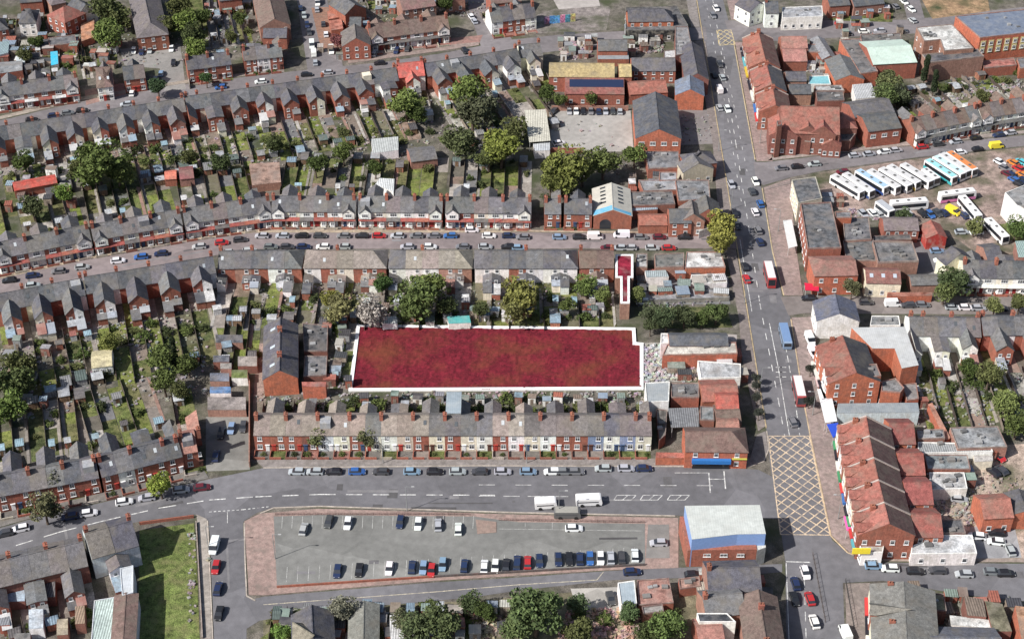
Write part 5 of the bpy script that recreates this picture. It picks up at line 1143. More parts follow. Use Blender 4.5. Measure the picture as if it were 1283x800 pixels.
# between the two right-hand streets
flatb('dark flat-roofed corner shops nearest the upper right street', [(992, 226), (1022, 222), (1030, 249), (1000, 255)], 6.5, CR, (.12, .125, .135), st=2, faces='W', gap=3)
flatb('large dark flat roof along the main road, middle', [(1003, 256), (1041, 254), (1054, 311), (1012, 312)], 8.0, BR, (.11, .115, .125), st=2, faces='W', vents=2, par=.4)
flatb('orange brick stair block behind the large dark roof', [(1046, 266), (1066, 265), (1067, 273), (1047, 273)], 7.5, OR, (.16, .16, .17))
panel('white shop canopy over the pavement beside the dark-roofed shops', [(981, 276), (992, 275), (999, 308), (988, 311)], 3.2, (.6, .61, .6))
flatb('grey lower flat roofs behind the stair block', [(1056, 274), (1088, 272), (1092, 300), (1058, 302)], 5.5, BRP, (.14, .14, .15), vents=5)
flatb('dark flat-roofed workshop with rooflights below', [(1056, 302), (1094, 300), (1098, 327), (1060, 326)], 5.0, BRP, (.11, .115, .12), vents=5)
flatb('flat-roofed brick workshop with a parapet in the middle of the block', [(1093, 303), (1143, 304), (1151, 328), (1100, 330)], 6.0, BRP, (.15, .15, .155), vents=6, par=.5)
gab('low brick range with a row of white windows behind the coaches', (1106, 274), (1150, 274), 6.4, 4.6, 7, BR, (.17, .14, .14), st=1, gap=2.6, z0=2.6)
gab('bright red gabled shed right of the brick range', (1166, 276), (1175, 293), 5.5, 4.0, 6, (.4, .05, .04), RT, st=0, wmat='render')
flatb('long thin grey roof above the parapet workshop', [(1094, 296), (1140, 294), (1142, 300), (1094, 302)], 4, BRD, (.1, .1, .105))
gab('orange brick corner building with a patchy red roof', (1018, 327), (1072, 326), 8.6, 6.8, 9.5, OR, (.25, .13, .11), st=2, gap=4, hips=(1, 0), name='corner_shop', cat='shop')
panel('bright red shop canopy at the street corner', [(1008, 354), (1026, 356), (1026, 364), (1009, 363)], 3, (.55, .02, .06))
gab('red-roofed house with a pale front beside the orange corner building', (1084, 338), (1128, 339), 6.8, 5.0, 7.5, CR, (.2, .09, .08), st=1, sky=3)
flatb('low orange wall building along the lower right street', [(1112, 366), (1168, 366), (1168, 370), (1112, 371)], 2.4, OR, (.35, .14, .1), par=0)
gab('long low grey roof left of the dark green tree', (1140, 347), (1184, 346), 4.0, 3.0, 5, BRP, SL2, st=0)
flatb('tall white building end with a grey roof at the right edge', [(1259, 242), (1300, 226), (1300, 270), (1274, 258)], 8.0, WH, (.25, .255, .26), vents=3)
gab('dark-roofed house with a pale gable left of the white row', (1192, 308), (1204, 318), 8.4, 5.6, 9, CR, SL, st=0, name='house', cat='house')
gab('grey-roofed cottage above the white row', (1232, 310), (1252, 308), 6, 4.2, 8, BRP, SL, st=0, name='house', cat='house')
flatb('pale teal roof at the right edge above the white row', [(1272, 302), (1300, 300), (1300, 322), (1276, 322)], 4, BRP, (.3, .4, .38), par=0, rmat='ribbed')
# below the lower right street
gab('white corner building with a blue-grey gabled roof', (1046, 368), (1052, 393), 8.6, 6.0, 11.5, WH, (.11, .115, .16), st=2, faces='W', name='corner_shop', cat='shop')
flatb('grey flat roof with white edges behind the white corner building', [(1092, 396), (1126, 396), (1128, 408), (1090, 408)], 4.5, WH, (.24, .25, .255), vents=2, par=.2)
flatb('L-shaped white flat roof of the brick works', [(1067, 410), (1134, 409), (1151, 457), (1130, 461), (1121, 436), (1093, 436)], 8.0, OR, (.47, .48, .48), par=0, rmat='clean', name='works')
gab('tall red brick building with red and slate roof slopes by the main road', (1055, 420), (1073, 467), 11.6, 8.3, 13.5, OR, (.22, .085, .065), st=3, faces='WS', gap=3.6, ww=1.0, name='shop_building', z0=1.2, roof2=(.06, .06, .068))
flatb('charcoal roof terrace at the end of the tall red brick building', [(1081, 458), (1098, 456), (1104, 471), (1085, 474)], 9.0, OR, (.14, .14, .15), vents=1)
flatb('lower orange brick extension beside the tall red building', [(1105, 478), (1122, 474), (1133, 486), (1128, 492), (1104, 490)], 6.2, OR, (.2, .195, .195), st=1, gap=3)
flatb('grey roof behind the orange extension', [(1131, 482), (1148, 480), (1151, 500), (1136, 502)], 3.6, OR, (.2, .19, .19))
flatb('white and blue walled long store with a grey roof', [(1050, 505), (1150, 504), (1152, 516), (1049, 517)], 4.4, GW, (.24, .27, .29), par=0, st=0, rmat='clean', name='store')
panel('long white shop canopy over the pavement by the main road', [(1024, 487), (1040, 487), (1049, 527), (1034, 529)], 3.4, (.7, .71, .72))
panel('blue awning at the foot of the white canopy', [(1036, 531), (1050, 529), (1050, 543), (1044, 548)], 3.0, (.03, .08, .5))
panel('cream and pink awning before the tall red building', [(1021, 472), (1033, 472), (1037, 484), (1024, 484)], 3, (.55, .4, .4))
# red row at the lower right
seg = [((1085, 522), (1089, 545)), ((1089, 547), (1094, 572)), ((1094.5, 574), (1100, 600)), ((1100.5, 602), (1107, 628)), ((1107.5, 630), (1114, 656))]
for i, (a, b_) in enumerate(seg):
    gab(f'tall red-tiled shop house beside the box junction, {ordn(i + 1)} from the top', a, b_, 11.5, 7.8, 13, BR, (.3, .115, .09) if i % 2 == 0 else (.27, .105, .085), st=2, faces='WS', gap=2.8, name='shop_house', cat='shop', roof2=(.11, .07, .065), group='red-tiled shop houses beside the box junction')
t = flatb('corner shopfront with white and blue fascia and a yellow sign', [(1075, 678), (1108, 680), (1106, 692), (1080, 692)], 4.2, WH, (.4, .38, .35), wmat='plain', name='corner_shop', cat='shop', st=1, ww=3.0, gap=4.2, z0=.7)
b = MB(); b.box(-5.0, -.8, -2.2, -1.9, 4.3, 6.0); link('shop_sign', b.mesh('shop_sign', ['plain']), t, col=(.8, .65, .05))
for i, (x, y) in enumerate([(1118, 538), (1128, 576), (1136, 612), (1146, 652)]):
    gab(f'red-tiled rear wing behind the shop houses, {ordn(i + 1)} from the top', (x - 4, y - 8), (x + 27 + i * 2, y - 8), 8.2, 5.6, 9.5, OR, (.24, .08, .07), st=2, gap=3, name='rear_wing_building', group='red-tiled rear wings behind the shop houses')
for i, (x, y) in enumerate([(1050, 560), (1058, 590), (1063, 620)]):
    panel(f'{["green", "teal", "striped pale"][i]} market awning on the pavement beside the shop houses', [(x, y), (x + 5, y), (x + 9, y + 17), (x + 3, y + 18)], 2.8, [(.1, .35, .2), (.15, .4, .4), (.5, .45, .4)][i])
panel('bright pink awning at the foot of the shop houses', [(1057, 646), (1068, 644), (1072, 662), (1061, 664)], 3, (.75, .12, .4))
flatb('dark flat roof between the lower rear wings and the yard', [(1180, 652), (1205, 650), (1210, 668), (1180, 668)], 4, BRD, (.1, .1, .105), vents=2)
flatb('long white flat roof beside the bottom right street', [(1178, 670), (1218, 670), (1224, 693), (1142, 694), (1142, 684)], 3.8, WH, (.48, .49, .5), st=1, vents=2, gap=4, par=.2)
gab('red-roofed brick house alone in the pale yard', (1228, 626), (1266, 624), 7.2, 5.0, 8, OR, (.3, .12, .1), st=1, name='house', cat='house')
flatb('grey flat workshop roofs right of the rear wings, upper', [(1148, 538), (1182, 538), (1184, 549), (1150, 550)], 4.2, BRP, (.25, .26, .27), vents=2)
flatb('broad grey flat workshop roof near the right edge', [(1190, 536), (1250, 534), (1262, 560), (1200, 562)], 4.2, BRP, (.27, .28, .29), vents=4)
flatb('long low ribbed roof across the right-hand workshops', [(1150, 554), (1240, 556), (1244, 566), (1150, 568)], 3.6, WH, (.3, .31, .31), vents=4, rmat='ribbed')
flatb('grey-blue workshop roof below the ribbed roof', [(1158, 570), (1212, 570), (1216, 588), (1162, 588)], 4.0, BR, (.26, .29, .3), vents=4)
flatb('patchwork pale roof with red panels near the right yard', [(1164, 592), (1208, 592), (1212, 612), (1166, 614)], 3.4, WH, (.38, .38, .38), vents=8)
flatb('small white flat building in the right yard', [(1220, 570), (1244, 570), (1244, 577), (1221, 578)], 3.0, CR, (.4, .38, .36), par=0)
flatb('thin orange brick wall range running between the yards', [(1163, 506), (1168, 504), (1191, 548), (1185, 552)], 3.2, OR, (.42, .2, .14), par=0)
gab('orange-walled building at the right edge of the yard', (1276, 612), (1286, 640), 6, 4.4, 8, OR, SL, st=0)
# bottom right
t = gab('wide shop building with olive-grey and slate roof slopes at the bottom right', (1132, 728), (1136, 800), 9.5, 7.6, 14, CR, (.17, .165, .15), st=0, name='shop_building')
flatb('grey curved-front shop roof with a blue fascia at the bottom right', [(1096, 738), (1106, 735), (1114, 790), (1100, 784), (1090, 760)], 4.6, BL, (.27, .29, .28), wmat='plain', name='curved_shop', cat='shop')
gab('long slate roof along the bottom edge at the right', (1150, 797), (1255, 799), 8.0, 5.6, 10, BRP, (.12, .125, .14), st=0)
flatb('mossy flat roofs in the bottom right yard', [(1154, 742), (1182, 744), (1186, 765), (1160, 764)], 4.4, BRD, (.2, .19, .12), vents=2)
flatb('brown ribbed roof in the bottom right yard', [(1208, 746), (1232, 750), (1236, 772), (1212, 770)], 4.4, BRD, (.2, .16, .13), par=0, rmat='ribbed')
flatb('white low roof in the bottom right yard', [(1190, 770), (1240, 776), (1242, 786), (1192, 782)], 3.6, WH, (.6, .6, .58), par=0)
flatb('olive flat roof at the bottom right', [(1234, 752), (1256, 756), (1268, 790), (1244, 790)], 4.4, BRD, (.17, .16, .11), par=0)
flatb('orange brick house at the bottom right corner', [(1272, 758), (1300, 762), (1300, 800), (1280, 800)], 6, OR, (.42, .24, .15), par=0)
# colourful painted wall near the top
t = thing('painted_wall', 'long boundary wall covered in bright blue and pink street paint', 'wall', (*at(682, 31), 0), math.atan2(at(721, 27)[1] - at(682, 31)[1], at(721, 27)[0] - at(682, 31)[0]))
for i, c in enumerate([(.35, .2, .3), (.1, .3, .6), (.15, .4, .7), (.6, .25, .4), (.1, .35, .45), (.5, .45, .2)]):
    b = MB(); b.box(i * 2.0, i * 2.0 + 1.995, 0, .25, 0, 3.0 + .15 * (i % 2)); link('painted_panel', b.mesh('painted_panel', ['junk']), t, col=c)

# ================================================================ VEHICLES
K1 = 'before the long row facing the car park'
Kx = [(202, 'silver'), (290, 'silver'), (382, 'black'), (495, 'blue'), (612, 'dark grey'), (763, 'pale blue'), (875, 'black'), (985, 'silver'), (1092, 'dark grey'), (1205, 'silver')]
carrow('parked ' + K1, [(320 + x / 3.888, 590, c) for x, c in Kx] + [(640 + x / 3.888, 590 if x < 400 else 586, c) for x, c in [(85, 'pale blue'), (202, 'white'), (262, 'grey'), (318, 'grey'), (450, 'silver'), (562, 'silver'), (650, 'navy')]], 0)
K2 = 'on the upper kerb of the middle street'
carrow(K2, [(*q('E', 45, 585), 'black', 'car', 11), (*q('E', 160, 562), 'navy', 'car', 11), (*q('E', 285, 541), 'grey', 'car', 11), (*q('E', 400, 521), 'silver', 'car', 11), (*q('E', 575, 490), 'white', 'car', 9), (*q('E', 687, 471), 'blue', 'car', 9), (*q('E', 785, 455), 'navy', 'car', 8), (*q('E', 970, 421), 'silver', 'car', 8), (*q('E', 1080, 402), 'red', 'car', 7), (*q('E', 1170, 388), 'dark grey', 'car', 7)] +
       [(320 + x / 3.888, 294.8, c) for x, c in [(32, 'silver'), (132, 'silver'), (225, 'black'), (315, 'dark grey'), (430, 'grey'), (518, 'black'), (603, 'red'), (692, 'silver'), (785, 'grey'), (868, 'grey'), (950, 'blue'), (1138, 'white'), (1235, 'navy')]] +
       [(640 + x / 3.888, 296.5, c) for x, c in [(60, 'grey'), (237, 'pale blue'), (335, 'black'), (635, 'grey'), (725, 'maroon'), (845, 'black')]])
carrow(K2, [(740 + 5.9, 296, 'white', 'van'), (779, 294, 'white', 'van')])
K3 = 'on the lower kerb of the middle street'
carrow(K3, [(*q('E', 160, 610), 'silver', 'car', 11), (*q('E', 1105, 452), 'silver', 'car', 7), (*q('E', 1215, 441), 'silver', 'car', 7)] + [(320 + x / 3.888, 308.5, c) for x, c in [(75, 'grey'), (155, 'dark grey'), (235, 'navy'), (330, 'white'), (430, 'silver'), (740, 'silver'), (850, 'white'), (1010, 'grey'), (1120, 'silver'), (1230, 'black')]] + [(640 + x / 3.888, 310, c) for x, c in [(40, 'pale blue'), (470, 'maroon'), (530, 'silver'), (580, 'silver'), (690, 'silver'), (770, 'red')]])
carrow('on the driveway before the white bay-fronted houses', [(*q('F', 1055, 340), 'white')])
K4 = 'in the upper bays of the long car park'
carrow(K4, [(*q('N', 235, 240), 'silver', 'car', 82), (*q('N', 357, 205), 'dark grey', 'car', 84), (*q('N', 450, 212), 'white', 'car', 86), (*q('N', 705, 206), 'navy', 'car', 86), (*q('N', 793, 215), 'white', 'car', 88), (*q('N', 890, 220), 'silver', 'car', 92), (*q('N', 988, 240), 'white', 'car', 92)])
K5 = 'in the lower bays of the long car park'
carrow(K5, [(*q('N', x, y), c, 'car', 87) for x, y, c in [(400, 445, 'navy'), (505, 440, 'black'), (652, 432, 'white'), (763, 425, 'navy'), (818, 428, 'pale blue'), (858, 440, 'red'), (912, 412, 'pale blue'), (1018, 418, 'navy'), (1115, 422, 'white'), (1168, 420, 'white'), (1222, 415, 'black'), (1275, 408, 'navy')]] + [(*q('O', x, y), c, 'car', 90) for x, y, c in [(32, 400, 'navy'), (82, 402, 'red'), (140, 395, 'navy'), (232, 388, 'navy'), (285, 386, 'black'), (337, 384, 'navy'), (386, 383, 'blue'), (437, 382, 'white'), (487, 380, 'silver'), (540, 378, 'dark grey'), (605, 368, 'white')]])
carrow('parked lengthways in the top right bays of the long car park', [(*q('O', 308, 237), 'white')])
carrow('alone in the small brick-edged bay beside the white-roofed building', [(*q('O', 720, 308), 'silver')])
carrow('driving along the slip road below the car park', [(*q('O', 592, 449), 'navy')], 3)
carrow('on the slip road behind the white-roofed building', [(*q('O', 890, 463), 'black')], 3)
carrow('in the small pale yard below the slip road', [(*q('O', 487, 577), 'dark grey', 'car', 100)])
K6 = 'on the side street beside the grass plot'
carrow(K6, [(*q('M', 1052, 425), 'red', 'car', 88), (*q('M', 1062, 530), 'navy', 'car', 88), (*q('M', 1067, 650), 'black', 'car', 88)])
carrow(K6, [(*q('M', 1044, 325), 'white', 'van', 88)])
K7 = 'on the road at the lower left'
carrow(K7, [(*q('M', 20, 262), 'dark grey', 'car', 17), (*q('M', 100, 238), 'white', 'car', 17), (*q('M', 340, 180), 'navy', 'car', 15), (*q('M', 432, 163), 'white', 'car', 13), (*q('M', 605, 108), 'white', 'car', 13), (*q('M', 715, 88), 'silver', 'car', 12), (*q('M', 882, 50), 'silver', 'car', 10), (*q('M', 985, 38), 'maroon', 'car', 10)])
carrow('in the small car park beside the curving row', [(*q('I', 1078, 552), 'black', 'car', 88), (*q('I', 1127, 528), 'pale blue', 'car', 90), (*q('I', 1185, 520), 'dark grey', 'car', 90), (*q('I', 1052, 662), 'navy', 'car', 90)])
carrow('in the top row of the pale car park', [(*q('C', x, 540), c, 'car', 90) for x, c in [(285, 'silver'), (318, 'white'), (352, 'black'), (390, 'grey'), (428, 'navy'), (462, 'silver'), (497, 'dark grey'), (532, 'silver')]] + [(*q('C', 235, 695), 'white', 'car', 20), (*q('C', 210, 540), 'dark grey', 'car', 60)])
def rd(T, l, where, ang, **k): carrow(where, [(*q(T, x, y), c, 'car' if c2 is None else c2, ang) for x, y, c, c2 in l], **k)
rd('C', [(990, 365, 'black', None), (1018, 312, 'dark grey', None), (1030, 375, 'silver', None), (1016, 522, 'silver', None), (1056, 530, 'white', None), (1000, 40, 'white', None), (985, 75, 'grey', None)], 'on the upper part of the main road', 99)
rd('C', [(1015, 436, 'white', 'van')], 'on the upper part of the main road', 99)
rd('G', [(1075, 120, 'silver', None), (1175, 152, 'dark grey', None), (1192, 105, 'white', None), (1215, 212, 'blue', None), (1190, 252, 'white', None), (1092, 262, 'black', None), (1103, 318, 'dark grey', None), (1205, 342, 'grey', None), (1213, 398, 'navy', None), (1140, 518, 'black', None), (1147, 578, 'red', None)], 'on the main road beside the olive green tree', 99)
rd('L', [(240, 95, 'white', 'van'), (257, 158, 'white', 'van')], 'on the pavement beside the white corner building', 100)
rd('L', [(155, 495, 'grey', None)], 'on the main road just above the box junction', 100)
rd('P', [(218, 452, 'white', None), (240, 578, 'red', None), (262, 690, 'white', None), (170, 505, 'navy', None), (165, 580, 'black', None)], 'on the main road at the bottom, below the junction', 96)
rd('P', [(412, 745, 'white', 'van')], 'on the pavement at the bottom right of the main road', 100)
rd('P', [(552, 420, 'pale blue', None), (632, 432, 'white', None), (755, 445, 'black', None), (862, 442, 'dark grey', None), (992, 460, 'silver', None), (1130, 448, 'grey', None), (1195, 456, 'black', None)], 'on the bottom right street', -2)
rd('P', [(968, 95, 'silver', None), (1055, 275, 'white', None), (1150, 258, 'black', None), (1148, 302, 'white', None)], 'in the pale yard at the lower right', -8)
carrow('upright in the pale yard by the wall', [(*q('P', 1215, 340), 'silver', 'car', 95)])
rd('L', [(1135, 740, 'black', None), (1172, 730, 'dark grey', None)], 'in the yard beside the right-hand workshops', -60)
carrow('in the yard beside the right-hand workshops', [(*q('L', 1160, 665), 'red', 'car', -60)])
rd('D', [(460, 755, 'silver', None), (530, 748, 'silver', None), (600, 738, 'white', None), (660, 730, 'silver', None), (790, 714, 'red', None), (868, 700, 'dark grey', None), (950, 688, 'silver', None), (1050, 670, 'black', None), (1160, 656, 'navy', None), (1215, 645, 'silver', None), (905, 748, 'grey', None), (975, 740, 'white', None), (1060, 725, 'black', None)], 'on the upper right street', 12)
rd('H', [(100, 40, 'grey', None), (180, 32, 'black', None), (262, 20, 'silver', None), (400, 58, 'maroon', None)], 'at the corner end of the upper right street', 8)
rd('H', [(235, 672, 'black', None), (515, 692, 'dark grey', None), (720, 706, 'dark grey', None), (790, 704, 'grey', None), (935, 716, 'silver', None), (1000, 718, 'white', None), (1062, 720, 'silver', None), (1170, 722, 'navy', None)], 'on the street below the white row', 0)
rd('H', [(645, 700, 'white', 'van')], 'on the street below the white row', 0)
rd('H', [(500, 262, 'silver', None), (542, 256, 'white', None), (575, 262, 'silver', None), (722, 262, 'silver', None), (790, 262, 'black', None), (826, 264, 'blue', None), (862, 258, 'dark grey', None), (893, 256, 'navy', None), (990, 268, 'navy', None)], 'below the coaches in the coach yard', 110)
rd('H', [(860, 442, 'pale blue', None), (878, 488, 'white', None), (780, 378, 'silver', None)], 'in the walled yard right of the parapet workshop', 3)
rd('H', [(1062, 330, 'black', None), (1052, 352, 'white', None), (980, 350, 'silver', None)], 'on the weedy ground beside the lowest coach', 3)
rd('H', [(1165, 10, 'white', None), (1190, 40, 'grey', None), (1215, 70, 'navy', None), (1235, 95, 'blue', None), (1262, 118, 'black', None), (1230, 12, 'orange', None), (1255, 40, 'red', None), (1275, 70, 'orange', None), (1200, 66, 'maroon', None), (1268, 8, 'teal', None), (1285, 100, 'navy', None)], 'crowded in the far corner of the coach yard', 130)
rd('B', [(220, 38, 'navy', None), (237, 74, 'silver', None), (252, 120, 'navy', None), (262, 156, 'dark grey', None), (292, 303, 'silver', None)], 'on the left kerb of the upper side street', 98)
rd('B', [(275, 218, 'white', 'van'), (284, 258, 'white', 'van')], 'on the left kerb of the upper side street', 98)
rd('B', [(300, 45, 'silver', None), (331, 115, 'dark grey', None), (344, 165, 'white', None)], 'on the right kerb of the upper side street', 98)
rd('B', [(303, 12, 'white', 'van'), (370, 245, 'white', 'van')], 'on the right kerb of the upper side street', 98)
rd('B', [(505, 264, 'white', None), (470, 268, 'grey', None), (580, 260, 'silver', None), (688, 246, 'navy', None), (742, 236, 'dark grey', None)], 'on the drives before the brown-roofed row', 80)
rd('B', [(250, 362, 'black', None), (605, 306, 'black', None), (350, 352, 'silver', None)], 'on the top street', 8)
rd('B', [(1050, 78, 'white', None), (1066, 102, 'silver', None), (1020, 246, 'black', None)], 'at the top street bend', 110)
rd('A', [(155, 582, 'black', None), (262, 562, 'navy', None), (330, 548, 'grey', None), (400, 536, 'black', None), (615, 506, 'silver', None), (1075, 423, 'blue', None), (1270, 396, 'white', None)], 'on the top street at the left', 12)
rd('A', [(652, 246, 'white', None), (690, 252, 'navy', None), (730, 244, 'silver', None), (835, 236, 'white', None), (845, 306, 'black', None), (785, 356, 'pale blue', None), (758, 384, 'grey', None), (643, 452, 'white', None), (745, 430, 'silver', None)], 'in the cul-de-sac above the top street', 95)
rd('D', [(505, 152, 'white', None), (580, 148, 'silver', None), (420, 165, 'grey', None), (690, 152, 'grey', None)], 'on the cross street at the top right', 3)
rd('D', [(735, 45, 'white', None), (655, 30, 'grey', None), (700, 8, 'white', None), (740, 98, 'silver', None)], 'on the side street at the top right', 110)
rd('D', [(375, 105, 'red', None)], 'on the verge at the top right', 70)
rd('G', [(640, 614, 'grey', None), (645, 665, 'silver', None), (645, 690, 'white', None)], 'in the corner yard below the patched white roofs', 2)
# buses and coaches
G_ = 'coaches standing side by side in the coach yard'
CO = [((370, 80), (480, 145), 'white coach at the left end of the coach line', None, (.56, .56, .56)), ((420, 68), (538, 145), 'coach with dark blue lower sides next to the left end of the coach line', (.04, .07, .18), (.56, .56, .56)), ((470, 45), (620, 135), 'coach with navy lower sides in the coach line', (.03, .06, .2), (.35, .5, .65)),
      ((525, 42), (680, 135), 'white coach just right of the navy-sided one', None, (.56, .56, .56)), ((580, 32), (738, 128), 'white coach with dark grey lower sides in the middle of the coach line', (.08, .08, .1), (.56, .56, .56)), ((632, 26), (768, 106), 'white coach with a yellow front end in the coach line', (.6, .4, .05), (.56, .56, .56)),
      ((690, 14), (838, 105), 'longest white coach right of the yellow-fronted one', None, (.56, .56, .56)), ((800, 42), (862, 88), 'short white minibus at the right of the coach line', None, (.7, .7, .7)), ((842, 15), (920, 65), 'teal coach at the back of the coach yard', (.05, .35, .38), (.3, .6, .62)),
      ((880, -2), (960, 48), 'pale blue coach beside the teal one', (.05, .3, .45), (.5, .65, .7)), ((900, -22), (1000, 42), 'white coach beside the orange bus', None, (.56, .56, .56)), ((950, -20), (1015, 24), 'orange bus at the right end of the coaches', (.55, .15, .04), (.6, .22, .08))]
for a, b_, l, lo, ro in CO: bus(q('H', *a), q('H', *b_), l, roof=ro, lower=lo, group=G_, L=7 if 'mini' in l else 13, hatches=3, h=3.3)
bus(q('H', 640, 205), q('H', 812, 190), 'white coach parked broadside above the brick range', L=12, group='coaches standing apart in the coach yard')
bus(q('H', 870, 165), q('H', 1052, 142), 'white coach with a pink rear end parked broadside', lower=(.6, .2, .4), L=12, group='coaches standing apart in the coach yard')
bus(q('H', 988, 180), q('H', 1058, 262), 'white coach standing end-on beside the yellow van', L=12, group='coaches standing apart in the coach yard')
bus(q('H', 1115, 290), q('H', 1190, 365), 'white coach at the lower end of the coach yard on weedy ground', L=11, group='coaches standing apart in the coach yard')
bus(q('H', 585, 205), q('H', 632, 240), 'square grey-white box lorry beside the broadside coach', name='lorry', h=3.4, L=7, hatches=0, roof=(.4, .42, .45))
x, y = at(*q('H', 938, 246), 1); car(x, y, radians(-50), 'yellow', 'bright yellow van in the coach yard', 'van', 'vans in the coach yard')
x, y = at(*q('D', 1150, 706), 1); car(x, y, radians(10), 'yellow', 'yellow van beside the upper right street', 'van', 'vans in the coach yard')
RB = 'double-decker buses on the main road'
bus((962, 326), (968, 350), 'red bus with a white roof on the main road beside the corner yard', (.4, .05, .05), (.62, .62, .62), name='bus', h=3.6, L=9.5, hatches=0, group=RB)
bus((999, 470), (1005, 497), 'red bus with a white roof on the main road above the box junction', (.32, .06, .06), (.62, .62, .62), name='bus', h=3.6, L=9.5, hatches=0, group=RB)
bus((981, 402), (988, 431), 'blue-roofed bus on the main road beside the white corner building', (.22, .3, .42), (.16, .25, .42), name='bus', h=2.6, L=9.5, hatches=0)
bus((674, 626), (694, 625), 'white smear on the road above the car park, modelled as a lorry, left', name='lorry', h=2.4, L=5.4, hatches=0, roof=(.85, .85, .85), body=(.75, .75, .75), group='white smears on the road above the car park')  # white smears on the road, given a lorry shape
bus((726, 622), (750, 621), 'white smear on the road above the car park, modelled as a lorry, right', name='lorry', h=2.4, L=6.4, hatches=0, roof=(.85, .85, .85), body=(.75, .75, .75), group='white smears on the road above the car park')
bus((698, 638), (724, 638), 'dark lorry with a pale load at the kerb above the car park', name='lorry', h=2.2, L=6.5, hatches=0, roof=(.3, .29, .26), body=(.12, .12, .12))

